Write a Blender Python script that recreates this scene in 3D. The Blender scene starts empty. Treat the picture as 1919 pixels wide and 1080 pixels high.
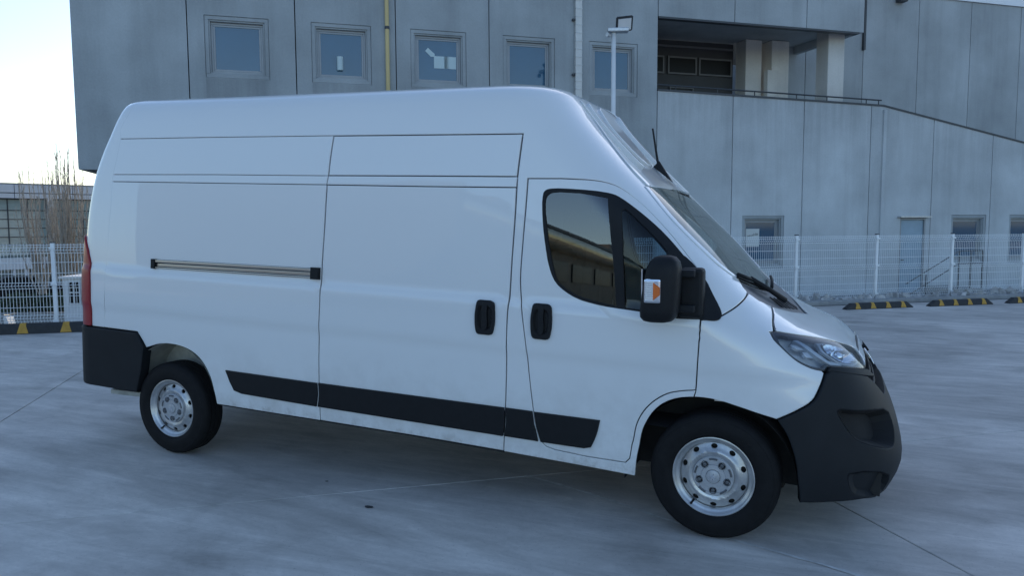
import bpy, bmesh, math, random
import numpy as np
from mathutils import Vector, Matrix
from mathutils.geometry import delaunay_2d_cdt
R = math.radians
scene = bpy.context.scene
COL = scene.collection
random.seed(7)
rng = np.random.default_rng(11)

# ---------------------------------------------------------------- camera
cam_data = bpy.data.cameras.new("camera")
cam = bpy.data.objects.new("camera", cam_data)
COL.objects.link(cam)
scene.camera = cam
cam_data.sensor_width = 36.0
cam_data.lens = 1412.46 / 1919.0 * 36.0
cam_data.clip_start = 0.05
cam_data.clip_end = 2000.0
_r = (0.91720996, 0.39836957, -0.00525112)
_u = (-0.02887154, 0.07960828, 0.99640803)
_f = (-0.39735667, 0.91376376, -0.08451905)
cam.matrix_world = Matrix(((_r[0], _u[0], -_f[0], 0.60149), (_r[1], _u[1], -_f[1], -5.12307),
                           (_r[2], _u[2], -_f[2], 1.73983), (0, 0, 0, 1)))
# ---------------------------------------------------------------- sky, sun, exposure
SUN_AZ, SUN_EL = R(103), R(22)          # azimuth counted from +X towards +Y: low, behind the big building
world = bpy.data.worlds.new("World")
scene.world = world
world.use_nodes = True
wn = world.node_tree
wn.nodes.clear()
wo = wn.nodes.new("ShaderNodeOutputWorld")
wb = wn.nodes.new("ShaderNodeBackground")
sky = wn.nodes.new("ShaderNodeTexSky")
sky.sky_type = 'NISHITA'
sky.sun_disc = False
sky.sun_elevation = SUN_EL
sky.sun_rotation = R(90) - SUN_AZ
sky.altitude = 200
sky.air_density = 1.0
sky.dust_density = 1.0
sky.ozone_density = 2.4
wb.inputs["Strength"].default_value = 0.14
wn.links.new(sky.outputs[0], wb.inputs[0])
wn.links.new(wb.outputs[0], wo.inputs[0])
sun_data = bpy.data.lights.new("sun", 'SUN')
sun_data.energy = 2.0
sun_data.angle = R(0.5)
sun_data.color = (1.0, 0.86, 0.68)
sun = bpy.data.objects.new("sun", sun_data)
COL.objects.link(sun)
sd = Vector((math.cos(SUN_AZ) * math.cos(SUN_EL), math.sin(SUN_AZ) * math.cos(SUN_EL), math.sin(SUN_EL)))
sun.rotation_euler = sd.to_track_quat('Z', 'Y').to_euler()
sun.location = (0, 30, 30)
scene.view_settings.view_transform = 'Standard'
scene.view_settings.look = 'None'
scene.view_settings.gamma = 1.0
scene.view_settings.use_curve_mapping = False
scene.view_settings.exposure = 0.82

# ---------------------------------------------------------------- materials
def mat(name, color, rough=0.5, metal=0.0, coat=0.0, noise=None, bump=None, spec=0.5, ior=None, sheen=0.0, objvar=0.0):
    """noise = (scale, amount, stretch) colour variation; bump = (scale, strength, distance)"""
    m = bpy.data.materials.new(name)
    m.use_nodes = True
    nt = m.node_tree
    b = nt.nodes["Principled BSDF"]
    b.inputs["Base Color"].default_value = (*color, 1)
    b.inputs["Roughness"].default_value = rough
    b.inputs["Metallic"].default_value = metal
    b.inputs["Coat Weight"].default_value = coat
    b.inputs["Coat Roughness"].default_value = 0.04
    b.inputs["Specular IOR Level"].default_value = spec
    if ior: b.inputs["IOR"].default_value = ior
    tc = nt.nodes.new("ShaderNodeTexCoord")
    src = None
    if noise:
        mp = nt.nodes.new("ShaderNodeMapping")
        st = noise[2] if len(noise) > 2 else (1, 1, 1)
        mp.inputs["Scale"].default_value = st
        nt.links.new(tc.outputs["Object"], mp.inputs[0])
        n = nt.nodes.new("ShaderNodeTexNoise")
        n.inputs["Scale"].default_value = noise[0]
        n.inputs["Detail"].default_value = 6
        n.inputs["Roughness"].default_value = 0.6
        nt.links.new(mp.outputs[0], n.inputs["Vector"])
        rp = nt.nodes.new("ShaderNodeMapRange")
        rp.inputs["From Min"].default_value = 0.3; rp.inputs["From Max"].default_value = 0.7
        rp.inputs["To Min"].default_value = 1 - noise[1]; rp.inputs["To Max"].default_value = 1 + noise[1]
        nt.links.new(n.outputs["Fac"], rp.inputs[0])
        mx = nt.nodes.new("ShaderNodeMix"); mx.data_type = 'RGBA'; mx.blend_type = 'MULTIPLY'
        mx.inputs["Factor"].default_value = 1.0
        mx.inputs["A"].default_value = (*color, 1)
        nt.links.new(rp.outputs[0], mx.inputs["B"])
        src = mx.outputs["Result"]
    if objvar:
        oi = nt.nodes.new("ShaderNodeObjectInfo")
        r2 = nt.nodes.new("ShaderNodeMapRange")
        r2.inputs["To Min"].default_value = 1 - objvar; r2.inputs["To Max"].default_value = 1 + objvar
        nt.links.new(oi.outputs["Random"], r2.inputs[0])
        m2 = nt.nodes.new("ShaderNodeMix"); m2.data_type = 'RGBA'; m2.blend_type = 'MULTIPLY'
        m2.inputs["Factor"].default_value = 1.0
        if src: nt.links.new(src, m2.inputs["A"])
        else: m2.inputs["A"].default_value = (*color, 1)
        nt.links.new(r2.outputs[0], m2.inputs["B"])
        src = m2.outputs["Result"]
    if src: nt.links.new(src, b.inputs["Base Color"])
    if bump:
        n2 = nt.nodes.new("ShaderNodeTexNoise")
        n2.inputs["Scale"].default_value = bump[0]; n2.inputs["Detail"].default_value = 4
        nt.links.new(tc.outputs["Object"], n2.inputs["Vector"])
        bp = nt.nodes.new("ShaderNodeBump")
        bp.inputs["Strength"].default_value = bump[1]; bp.inputs["Distance"].default_value = bump[2]
        nt.links.new(n2.outputs["Fac"], bp.inputs["Height"])
        nt.links.new(bp.outputs["Normal"], b.inputs["Normal"])
    return m

def glass_mat(name, tint, refl_ior=1.5, rough=0.0, gcol=(1, 1, 1)):
    m = bpy.data.materials.new(name); m.use_nodes = True
    nt = m.node_tree; nt.nodes.clear()
    o = nt.nodes.new("ShaderNodeOutputMaterial")
    mx = nt.nodes.new("ShaderNodeMixShader")
    fr = nt.nodes.new("ShaderNodeFresnel"); fr.inputs["IOR"].default_value = refl_ior
    tr = nt.nodes.new("ShaderNodeBsdfTransparent"); tr.inputs[0].default_value = (*tint, 1)
    gl = nt.nodes.new("ShaderNodeBsdfGlossy"); gl.inputs["Roughness"].default_value = rough
    gl.inputs["Color"].default_value = (*gcol, 1)
    nt.links.new(fr.outputs[0], mx.inputs[0]); nt.links.new(tr.outputs[0], mx.inputs[1]); nt.links.new(gl.outputs[0], mx.inputs[2])
    nt.links.new(mx.outputs[0], o.inputs[0])
    return m

def sky_haze_glass_mat(name, tint, ior):
    m = glass_mat(name, tint, ior); nt = m.node_tree
    out = [n for n in nt.nodes if n.type == 'OUTPUT_MATERIAL'][0]; sh = out.inputs[0].links[0].from_socket
    df = nt.nodes.new("ShaderNodeBsdfDiffuse"); df.inputs[0].default_value = (.34, .37, .33, 1)  # grey-green diffuse stands in for sky reflected on the glass
    mx = nt.nodes.new("ShaderNodeMixShader"); mx.inputs[0].default_value = .38
    nt.links.new(sh, mx.inputs[1]); nt.links.new(df.outputs[0], mx.inputs[2]); nt.links.new(mx.outputs[0], out.inputs[0])
    return m
def N(nt, t, **kw):
    n = nt.nodes.new(t)
    for k, v in kw.items():
        if k in n.inputs: n.inputs[k].default_value = v
        else: setattr(n, k, v)
    return n

def concrete_wall_mat(name, base, streak=0.28, stain=None):
    """precast concrete: cloudy tone, rain streaks running down, faint pores"""
    m = bpy.data.materials.new(name); m.use_nodes = True
    nt = m.node_tree; b = nt.nodes["Principled BSDF"]; L = nt.links.new
    tc = N(nt, "ShaderNodeTexCoord")
    cl = N(nt, "ShaderNodeTexNoise", Scale=0.55, Detail=5.0, Roughness=0.55)
    L(tc.outputs["Object"], cl.inputs["Vector"])
    mp = N(nt, "ShaderNodeMapping"); mp.inputs["Scale"].default_value = (1.1, 1.1, 0.08)
    L(tc.outputs["Object"], mp.inputs[0])
    st = N(nt, "ShaderNodeTexNoise", Scale=1.5, Detail=5.0, Roughness=0.65)
    L(mp.outputs[0], st.inputs["Vector"])
    po = N(nt, "ShaderNodeTexNoise", Scale=22.0, Detail=3.0)
    L(tc.outputs["Object"], po.inputs["Vector"])
    r1 = N(nt, "ShaderNodeMapRange"); r1.inputs[1].default_value = .3; r1.inputs[2].default_value = .7; r1.inputs[3].default_value = .80; r1.inputs[4].default_value = 1.14
    L(cl.outputs["Fac"], r1.inputs[0])
    r2 = N(nt, "ShaderNodeMapRange"); r2.inputs[1].default_value = .36; r2.inputs[2].default_value = .52; r2.inputs[3].default_value = 1 - streak; r2.inputs[4].default_value = 1.0
    L(st.outputs["Fac"], r2.inputs[0])
    r3 = N(nt, "ShaderNodeMapRange"); r3.inputs[1].default_value = .3; r3.inputs[2].default_value = .7; r3.inputs[3].default_value = .96; r3.inputs[4].default_value = 1.04
    L(po.outputs["Fac"], r3.inputs[0])
    oi = N(nt, "ShaderNodeObjectInfo")
    r4 = N(nt, "ShaderNodeMapRange"); r4.inputs[3].default_value = .95; r4.inputs[4].default_value = 1.05
    L(oi.outputs["Random"], r4.inputs[0])
    a = N(nt, "ShaderNodeMath", operation='MULTIPLY'); L(r1.outputs[0], a.inputs[0]); L(r2.outputs[0], a.inputs[1])
    c = N(nt, "ShaderNodeMath", operation='MULTIPLY'); L(r3.outputs[0], c.inputs[0]); L(r4.outputs[0], c.inputs[1])
    d = N(nt, "ShaderNodeMath", operation='MULTIPLY'); L(a.outputs[0], d.inputs[0]); L(c.outputs[0], d.inputs[1])
    if stain:                                        # rain-washed dirt: (x origin, pitch, width, z top, length, depth)
        sx, pit, wid, zt, ln, dp = stain
        sep = N(nt, "ShaderNodeSeparateXYZ"); L(tc.outputs["Object"], sep.inputs[0])
        mp2 = N(nt, "ShaderNodeMapping"); mp2.inputs["Scale"].default_value = (7, 7, .35); L(tc.outputs["Object"], mp2.inputs[0])
        fs = N(nt, "ShaderNodeTexNoise", Scale=1.0, Detail=6.0, Roughness=.7); L(mp2.outputs[0], fs.inputs["Vector"])
        fm = N(nt, "ShaderNodeMapRange"); fm.inputs[1].default_value = .35; fm.inputs[2].default_value = .62; L(fs.outputs["Fac"], fm.inputs[0])
        zf_ = N(nt, "ShaderNodeMapRange"); zf_.inputs[1].default_value = zt - ln; zf_.inputs[2].default_value = zt; zf_.inputs[3].default_value = 0; zf_.inputs[4].default_value = 1; L(sep.outputs["Z"], zf_.inputs[0])
        up = N(nt, "ShaderNodeMath", operation='LESS_THAN'); L(sep.outputs["Z"], up.inputs[0]); up.inputs[1].default_value = zt
        q1 = N(nt, "ShaderNodeMath", operation='MULTIPLY'); L(zf_.outputs[0], q1.inputs[0]); L(up.outputs[0], q1.inputs[1])
        if pit:
            sh_ = N(nt, "ShaderNodeMath", operation='SUBTRACT'); L(sep.outputs["X"], sh_.inputs[0]); sh_.inputs[1].default_value = sx
            fr_ = N(nt, "ShaderNodeMath", operation='FLOORED_MODULO'); L(sh_.outputs[0], fr_.inputs[0]); fr_.inputs[1].default_value = pit
            lt = N(nt, "ShaderNodeMapRange"); lt.inputs[1].default_value = wid; lt.inputs[2].default_value = wid - .12; L(fr_.outputs[0], lt.inputs[0])
            q2 = N(nt, "ShaderNodeMath", operation='MULTIPLY'); L(q1.outputs[0], q2.inputs[0]); L(lt.outputs[0], q2.inputs[1]); q1 = q2
        ad = N(nt, "ShaderNodeMapRange"); ad.inputs[3].default_value = .45; ad.inputs[4].default_value = 1.0; L(fm.outputs[0], ad.inputs[0])
        q3 = N(nt, "ShaderNodeMath", operation='MULTIPLY'); L(q1.outputs[0], q3.inputs[0]); L(ad.outputs[0], q3.inputs[1])
        q4 = N(nt, "ShaderNodeMapRange"); q4.inputs[3].default_value = 1; q4.inputs[4].default_value = 1 - dp; L(q3.outputs[0], q4.inputs[0])
        q5 = N(nt, "ShaderNodeMath", operation='MULTIPLY'); L(d.outputs[0], q5.inputs[0]); L(q4.outputs[0], q5.inputs[1]); d = q5
    mx = N(nt, "ShaderNodeMix", data_type='RGBA', blend_type='MULTIPLY'); mx.inputs["Factor"].default_value = 1
    mx.inputs["A"].default_value = (*base, 1); L(d.outputs[0], mx.inputs["B"])
    L(mx.outputs["Result"], b.inputs["Base Color"])
    b.inputs["Roughness"].default_value = .8; b.inputs["Specular IOR Level"].default_value = .3
    bp = N(nt, "ShaderNodeBump", Strength=.25, Distance=.01); L(po.outputs["Fac"], bp.inputs["Height"]); L(bp.outputs[0], b.inputs["Normal"])
    return m

def yard_mat():
    """power-floated concrete yard: soft clouds, tyre-drag streaks, faint stains, slight polish"""
    m = bpy.data.materials.new("yard_concrete"); m.use_nodes = True
    nt = m.node_tree; b = nt.nodes["Principled BSDF"]; L = nt.links.new
    ge = N(nt, "ShaderNodeNewGeometry")
    def noise(scale, detail, rough, rot=0, st=(1, 1, 1), dist=0.0):
        mp = N(nt, "ShaderNodeMapping"); mp.inputs["Rotation"].default_value = (0, 0, rot); mp.inputs["Scale"].default_value = st
        L(ge.outputs["Position"], mp.inputs[0])
        n = N(nt, "ShaderNodeTexNoise", Scale=scale, Detail=detail, Roughness=rough, Distortion=dist)
        L(mp.outputs[0], n.inputs["Vector"]); return n.outputs["Fac"]
    def rng_(s, a, bb, c, d):
        r = N(nt, "ShaderNodeMapRange"); r.inputs[1].default_value = a; r.inputs[2].default_value = bb; r.inputs[3].default_value = c; r.inputs[4].default_value = d
        L(s, r.inputs[0]); return r.outputs[0]
    def mul(x, y):
        q = N(nt, "ShaderNodeMath", operation='MULTIPLY'); L(x, q.inputs[0]); L(y, q.inputs[1]); return q.outputs[0]
    cloud = rng_(noise(.45, 6, .6), .3, .7, .76, 1.18)
    s1 = rng_(noise(.8, 8, .66, R(-22), (.5, 1.9, 1), 1.0), .35, .68, .76, 1.15)
    s2 = rng_(noise(1.3, 7, .65, R(35), (.22, 3.0, 1), .8), .45, .75, 1.0, 1.16)
    stain = rng_(noise(1.6, 5, .55, 0, (1, 1, 1), .4), .30, .44, .80, 1.0)
    fine = rng_(noise(30, 4, .7), .3, .7, .95, 1.05)
    s3 = rng_(noise(1.9, 12, .72, R(-14), (.6, 1.9, 1), 1.3), .38, .66, .89, 1.09)
    s4 = rng_(noise(3.2, 12, .75, R(38), (.18, 4.0, 1), .7), .56, .70, 1.0, 1.17)
    s5 = rng_(noise(3.0, 10, .75, R(52), (.15, 5.0, 1), .5), .58, .70, 1.0, .84)
    speck = rng_(noise(70, 2, .5), .66, .72, 1.0, .72)
    patch = rng_(noise(.9, 8, .7, R(15), (1, 1.8, 1), 1.4), .42, .52, .97, 1.03)
    col = mul(mul(mul(mul(cloud, s1), mul(s2, stain)), mul(fine, s3)), mul(mul(s4, s5), mul(speck, patch)))
    mx = N(nt, "ShaderNodeMix", data_type='RGBA', blend_type='MULTIPLY'); mx.inputs["Factor"].default_value = 1
    mx.inputs["A"].default_value = (.60, .555, .51, 1); L(col, mx.inputs["B"])
    L(mx.outputs["Result"], b.inputs["Base Color"])
    L(rng_(noise(1.1, 6, .6, R(-22), (.5, 2, 1)), .3, .7, .52, .74), b.inputs["Roughness"])
    b.inputs["Specular IOR Level"].default_value = .22
    bp = N(nt, "ShaderNodeBump", Strength=.3, Distance=.004)
    L(noise(22, 8, .7), bp.inputs["Height"]); L(bp.outputs[0], b.inputs["Normal"])
    return m

def paint_mat():
    """white van paint: clear coat, faint panel waviness, road film near the sills"""
    m = bpy.data.materials.new("white_paint"); m.use_nodes = True
    nt = m.node_tree; b = nt.nodes["Principled BSDF"]; L = nt.links.new
    ge = N(nt, "ShaderNodeNewGeometry"); sp = N(nt, "ShaderNodeSeparateXYZ"); L(ge.outputs["Position"], sp.inputs[0])
    n1 = N(nt, "ShaderNodeTexNoise", Scale=3.0, Detail=7.0, Roughness=.65); L(ge.outputs["Position"], n1.inputs["Vector"])
    hz = N(nt, "ShaderNodeMapRange"); hz.inputs[1].default_value = .95; hz.inputs[2].default_value = .28; hz.inputs[3].default_value = 0; hz.inputs[4].default_value = .55
    L(sp.outputs["Z"], hz.inputs[0])
    nr = N(nt, "ShaderNodeMapRange"); nr.inputs[1].default_value = .42; nr.inputs[2].default_value = .72
    L(n1.outputs["Fac"], nr.inputs[0])
    d0 = N(nt, "ShaderNodeMath", operation='MULTIPLY'); L(hz.outputs[0], d0.inputs[0]); L(nr.outputs[0], d0.inputs[1])
    tx = N(nt, "ShaderNodeMath", operation='MULTIPLY_ADD'); L(sp.outputs["X"], tx.inputs[0]); tx.inputs[1].default_value = .039; L(sp.outputs["Z"], tx.inputs[2])
    sl = N(nt, "ShaderNodeMapRange"); sl.inputs[1].default_value = .40; sl.inputs[2].default_value = .28; sl.inputs[4].default_value = .75; L(tx.outputs[0], sl.inputs[0])
    n3 = N(nt, "ShaderNodeTexNoise", Scale=7.0, Detail=9.0, Roughness=.72); L(ge.outputs["Position"], n3.inputs["Vector"])
    sr_ = N(nt, "ShaderNodeMapRange"); sr_.inputs[1].default_value = .42; sr_.inputs[2].default_value = .62; L(n3.outputs["Fac"], sr_.inputs[0])
    s2_ = N(nt, "ShaderNodeMath", operation='MULTIPLY'); L(sl.outputs[0], s2_.inputs[0]); L(sr_.outputs[0], s2_.inputs[1])
    d = N(nt, "ShaderNodeMath", operation='MAXIMUM'); L(d0.outputs[0], d.inputs[0]); L(s2_.outputs[0], d.inputs[1])
    mx = N(nt, "ShaderNodeMix", data_type='RGBA'); L(d.outputs[0], mx.inputs["Factor"])
    mx.inputs["A"].default_value = (.79, .80, .80, 1); mx.inputs["B"].default_value = (.30, .27, .23, 1)
    L(mx.outputs["Result"], b.inputs["Base Color"])
    rr = N(nt, "ShaderNodeMapRange"); rr.inputs[3].default_value = .3; rr.inputs[4].default_value = .6; L(d.outputs[0], rr.inputs[0])
    L(rr.outputs[0], b.inputs["Roughness"])
    b.inputs["Coat Weight"].default_value = 1.0
    cr = N(nt, "ShaderNodeMapRange"); cr.inputs[3].default_value = .012; cr.inputs[4].default_value = .5; L(d.outputs[0], cr.inputs[0])
    L(cr.outputs[0], b.inputs["Coat Roughness"])
    n2 = N(nt, "ShaderNodeTexNoise", Scale=1.15, Detail=1.0); L(ge.outputs["Position"], n2.inputs["Vector"])
    bp = N(nt, "ShaderNodeBump", Strength=.35, Distance=.02); L(n2.outputs["Fac"], bp.inputs["Height"])
    L(bp.outputs[0], b.inputs["Normal"]); L(bp.outputs[0], b.inputs["Coat Normal"])
    return m

M = {}
M['paint'] = paint_mat()
M['yard'] = yard_mat()
M['concrete'] = concrete_wall_mat("precast_concrete", (.36, .39, .405), .10, (-7.22 - 6 * 2.355 + .36, 2.355, 1.40, 5.12, 1.7, .22))
M['concrete_plain'] = concrete_wall_mat("precast_concrete_clean", (.38, .41, .425), .10)
M['concrete_pale'] = concrete_wall_mat("pale_precast_concrete", (.53, .56, .575), .09, (0, 0, 0, 5.3, 2.6, .26))
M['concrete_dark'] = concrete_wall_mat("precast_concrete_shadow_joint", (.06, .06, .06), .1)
M['pier'] = concrete_wall_mat("painted_pier", (.66, .64, .60), .08)
M['black'] = mat("black_plastic", (.011, .012, .014), .55, noise=(25, .12), bump=(420, .25, .001), spec=.25)
M['bumper'] = mat("grey_black_bumper_plastic", (.014, .016, .019), .55, noise=(6, .15), bump=(500, .3, .001), spec=.22)
M['cowl'] = mat("grey_scuttle_plastic", (.075, .075, .085), .32, noise=(9, .2), spec=.6)
M['rubber'] = mat("tyre_rubber", (.011, .011, .012), .7, noise=(20, .2), spec=.2)
M['seal'] = mat("dark_gap_rubber", (.010, .010, .011), .8)
M['dark'] = mat("dark_interior", (.02, .02, .022), .85)
M['under'] = mat("underbody", (.022, .021, .020), .8, noise=(9, .3))
M['alu'] = mat("brushed_aluminium", (.60, .59, .56), .3, 1.0, noise=(4, .08, (1, 1, 30)))
M['wheel'] = mat("silver_wheel_paint", (.52, .525, .53), .34, .7, noise=(9, .22), bump=(60, .06, .002))
M['wheel_cap'] = mat("grey_hub_plastic", (.46, .47, .49), .42, .35, noise=(20, .1))
M['chrome'] = mat("chrome", (.85, .86, .88), .07, 1.0)
M['lens'] = glass_mat("clear_lamp_lens", (.94, .96, .98), 1.45)
M['lampin'] = mat("lamp_reflector", (.82, .84, .86), .25, .35)
M['lampdark'] = mat("lamp_bezel", (.10, .105, .115), .35)
M['orange'] = mat("orange_lens", (.75, .16, .02), .2, coat=.5)
M['led'] = mat("white_light_guide", (.80, .84, .88), .25, coat=.6)
M['red'] = mat("red_tail_lens", (.30, .012, .020), .3, coat=.25)
M['glass'] = glass_mat("tinted_side_glass", (.30, .38, .42), 2.1)
M['glass_clear'] = glass_mat("quarter_glass", (.60, .76, .82), 1.45)
M['screen'] = sky_haze_glass_mat("windscreen_glass", (.40, .45, .45), 2.0)
M['liner'] = mat("wheel_arch_metal", (.42, .42, .38), .6, noise=(7, .3))
M['seat'] = mat("grey_seat_cloth", (.05, .052, .055), .9)
M['winglass'] = mat("blue_window_glass", (.014, .078, .145), .05, ior=1.8, noise=(.6, .15))
M['winframe'] = mat("aluminium_window_frame", (.30, .32, .34), .45, .3, noise=(3, .06))
M['galv'] = mat("galvanised_steel", (.52, .54, .56), .38, .7, noise=(18, .15))
M['fence'] = mat("pale_fence_coating", (.82, .84, .85), .45, .0, noise=(6, .06))
M['yellow'] = mat("yellow_paint", (.48, .27, .04), .6, noise=(12, .2))
M['stop'] = mat("wheel_stop_rubber", (.028, .030, .033), .7, noise=(14, .25))
M['pipe_y'] = mat("cream_yellow_downpipe", (.60, .47, .22), .5, noise=(1.5, .12, (4, 4, .5)))
M['pipe_w'] = mat("white_conduit", (.62, .62, .60), .5, noise=(5, .08))
M['rail'] = mat("dark_grey_railing", (.05, .055, .062), .5)
M['doorp'] = mat("pale_blue_steel_door", (.30, .40, .48), .45, noise=(3, .08))
M['shutter'] = mat("dark_shutter", (.045, .047, .05), .6, noise=(2, .1))
M['paper'] = mat("paper", (.60, .62, .60), .8)
M['paper_dim'] = mat("paper_behind_tinted_glass", (.50, .62, .64), .5)
M['ink'] = mat("ink", (.05, .05, .06), .8)
M['stone'] = mat("grey_rubble", (.40, .395, .385), .9, noise=(8, .3), bump=(12, .5, .03), objvar=.25)
M['kerb'] = mat("concrete_kerb", (.30, .30, .295), .85, noise=(5, .2), bump=(30, .3, .01))
M['ground'] = mat("lower_ground", (.16, .16, .155), .9, noise=(.3, .3), bump=(8, .2, .03))
M['wood'] = mat("pale_timber", (.62, .55, .40), .7, noise=(6, .15, (1, 12, 12)))
M['bark'] = mat("grey_bark", (.34, .31, .27), .9, noise=(14, .3))
M['leaf'] = mat("dark_hedge_leaf", (.045, .07, .035), .7, noise=(3, .4))
M['clad'] = mat("pale_metal_cladding", (.72, .73, .76), .35, .25, noise=(.7, .06))
M['gold'] = mat("sun_gold_cladding", (.78, .66, .40), .28, .75, noise=(.5, .08))  # golden light on the fascia is put into this base colour
M['beige'] = mat("cream_render", (.34, .30, .22), .85, noise=(1.0, .1))
M['offglass'] = mat("office_glass", (.30, .39, .37), .08, ior=2.0, noise=(.8, .3, (.3, .3, 2)))
M['darkglass'] = mat("dark_strip_glass", (.010, .011, .012), .35, spec=.2)
M['white'] = mat("white_panel", (.74, .75, .76), .5, noise=(4, .05))
M['redcar'] = mat("dark_red_car_paint", (.16, .02, .02), .3, coat=.8)
M['blue'] = mat("blue_lettering", (.04, .07, .28), .5)

# ---------------------------------------------------------------- object helpers
def tag(o, label=None, cat=None, group=None, kind=None):
    if label: o["label"] = label
    if cat: o["category"] = cat
    if group: o["group"] = group
    if kind: o["kind"] = kind
    return o
def empty(name, loc=(0, 0, 0), rotz=0.0):
    o = bpy.data.objects.new(name, None); COL.objects.link(o)
    o.location = loc; o.rotation_euler = (0, 0, rotz); o.empty_display_size = .2
    return o
def mesh_obj(name, verts, faces, m, parent=None, smooth=False, normals=None, loc=None, rotz=None):
    me = bpy.data.meshes.new(name)
    me.from_pydata([tuple(v) for v in verts], [], faces)
    me.update()
    if m is not None: me.materials.append(m)
    if smooth or normals is not None:
        me.polygons.foreach_set("use_smooth", [True] * len(me.polygons))
    if normals is not None:
        me.normals_split_custom_set_from_vertices([tuple(n) for n in normals])
    o = bpy.data.objects.new(name, me); COL.objects.link(o)
    if parent is not None: o.parent = parent
    if loc is not None: o.location = loc
    if rotz is not None: o.rotation_euler = (0, 0, rotz)
    return o
class MB:
    """collects simple solids, builds ONE mesh object"""
    def __init__(s): s.v = []; s.f = []
    def box(s, x0, x1, y0, y1, z0, z1, bev=0.0):
        if bev <= 0:
            b = len(s.v)
            s.v += [(x0, y0, z0), (x1, y0, z0), (x1, y1, z0), (x0, y1, z0), (x0, y0, z1), (x1, y0, z1), (x1, y1, z1), (x0, y1, z1)]
            s.f += [tuple(b + i for i in q) for q in ((3, 2, 1, 0), (4, 5, 6, 7), (0, 1, 5, 4), (1, 2, 6, 5), (2, 3, 7, 6), (3, 0, 4, 7))]
        else:
            bm = bmesh.new(); bmesh.ops.create_cube(bm, size=1)
            for v in bm.verts:
                v.co = Vector(((x0 + x1) / 2 + v.co.x * (x1 - x0), (y0 + y1) / 2 + v.co.y * (y1 - y0), (z0 + z1) / 2 + v.co.z * (z1 - z0)))
            bmesh.ops.bevel(bm, geom=bm.edges[:], offset=bev, segments=2, affect='EDGES', profile=.6)
            s.bm(bm)
        return s
    def bm(s, bm, mtx=None):
        b = len(s.v); bm.verts.index_update()
        s.v += [tuple((mtx @ v.co) if mtx else v.co) for v in bm.verts]
        s.f += [tuple(b + v.index for v in f.verts) for f in bm.faces]
        bm.free(); return s
    def tube(s, pts, r, n=8, cap=True, r1=None):
        pts = [Vector(p) for p in pts]; b = len(s.v); k = len(pts)
        for i, p in enumerate(pts):
            t = (pts[min(i + 1, k - 1)] - pts[max(i - 1, 0)]).normalized()
            a = Vector((0, 0, 1)) if abs(t.z) < .9 else Vector((1, 0, 0))
            e1 = t.cross(a).normalized(); e2 = t.cross(e1)
            rr = r if r1 is None else r + (r1 - r) * i / (k - 1)
            for j in range(n):
                an = 2 * math.pi * j / n
                s.v.append(tuple(p + e1 * (rr * math.cos(an)) + e2 * (rr * math.sin(an))))
        for i in range(k - 1):
            for j in range(n):
                j2 = (j + 1) % n
                s.f.append((b + i * n + j, b + i * n + j2, b + (i + 1) * n + j2, b + (i + 1) * n + j))
        if cap:
            s.f.append(tuple(b + j for j in range(n))[::-1]); s.f.append(tuple(b + (k - 1) * n + j for j in range(n)))
        return s
    def prism(s, poly, y0, y1):
        """polygon in (x,z), extruded along y"""
        b = len(s.v); n = len(poly)
        s.v += [(p[0], y0, p[1]) for p in poly] + [(p[0], y1, p[1]) for p in poly]
        s.f += [tuple(b + i for i in range(n)), tuple(b + n + i for i in range(n))[::-1]]
        for i in range(n):
            j = (i + 1) % n
            s.f.append((b + j, b + i, b + n + i, b + n + j))
        return s
    def build(s, name, m, parent=None, smooth=False, **kw):
        return mesh_obj(name, s.v, s.f, m, parent, smooth, **kw)
def fix_normals(o):
    bm = bmesh.new(); bm.from_mesh(o.data); bmesh.ops.recalc_face_normals(bm, faces=bm.faces[:]); bm.to_mesh(o.data); bm.free(); return o
def edge_bevel(o, w=.01, seg=2):
    md = o.modifiers.new("bevel", 'BEVEL'); md.width = w; md.segments = seg; md.limit_method = 'ANGLE'; md.angle_limit = R(40)
    return o
# ================================================================ THE SETTING
YA = R(38.0)                                        # yard axes: a along the fence, b towards the building
def yard_pt(a, b, z=0.0):
    return (a * math.cos(YA) - b * math.sin(YA), a * math.sin(YA) + b * math.cos(YA), z)

# lower ground reaching the horizon
tag(mesh_obj("ground", [(-700, -700, -2.45), (700, -700, -2.45), (700, 700, -2.45), (-700, 700, -2.45)], [(0, 1, 2, 3)], M['ground']), kind="structure")
# apron at the foot of the building, a little lower than the yard
mb = MB().box(-3.0, 60, 10.12, 24, -2.4, -.45)
tag(mb.build("building_apron", M['kerb'], rotz=YA), kind="structure")
# the yard: dark bed under concrete slabs with open joints
yard = tag(MB().box(-64, 64, -72, 10.1, -2.4, -.03).build("yard", M['seal'], rotz=YA), kind="structure")
JA, JB = [.407 + 5.867 * k for k in range(-10, 11)], [-71.5, -59.5, -47.5, -35.5, -23.5, -11.5, .488, 10.08]
for i in range(len(JA) - 1):
    for j in range(len(JB) - 1):
        g = .0045
        x0, x1, y0, y1 = JA[i] + g, JA[i + 1] - g, JB[j] + g, JB[j + 1] - g
        c = .004
        v = [(x0, y0, -.03), (x1, y0, -.03), (x1, y1, -.03), (x0, y1, -.03),
             (x0, y0, -c), (x1, y0, -c), (x1, y1, -c), (x0, y1, -c),
             (x0 + c, y0 + c, 0), (x1 - c, y0 + c, 0), (x1 - c, y1 - c, 0), (x0 + c, y1 - c, 0)]
        f = [(8, 9, 10, 11)] + [(a, (a + 1) % 4, 4 + (a + 1) % 4, 4 + a) for a in range(4)] + [(4 + a, 4 + (a + 1) % 4, 8 + (a + 1) % 4, 8 + a) for a in range(4)]
        mesh_obj("concrete_slab", v, f, M['yard'], yard)
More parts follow.
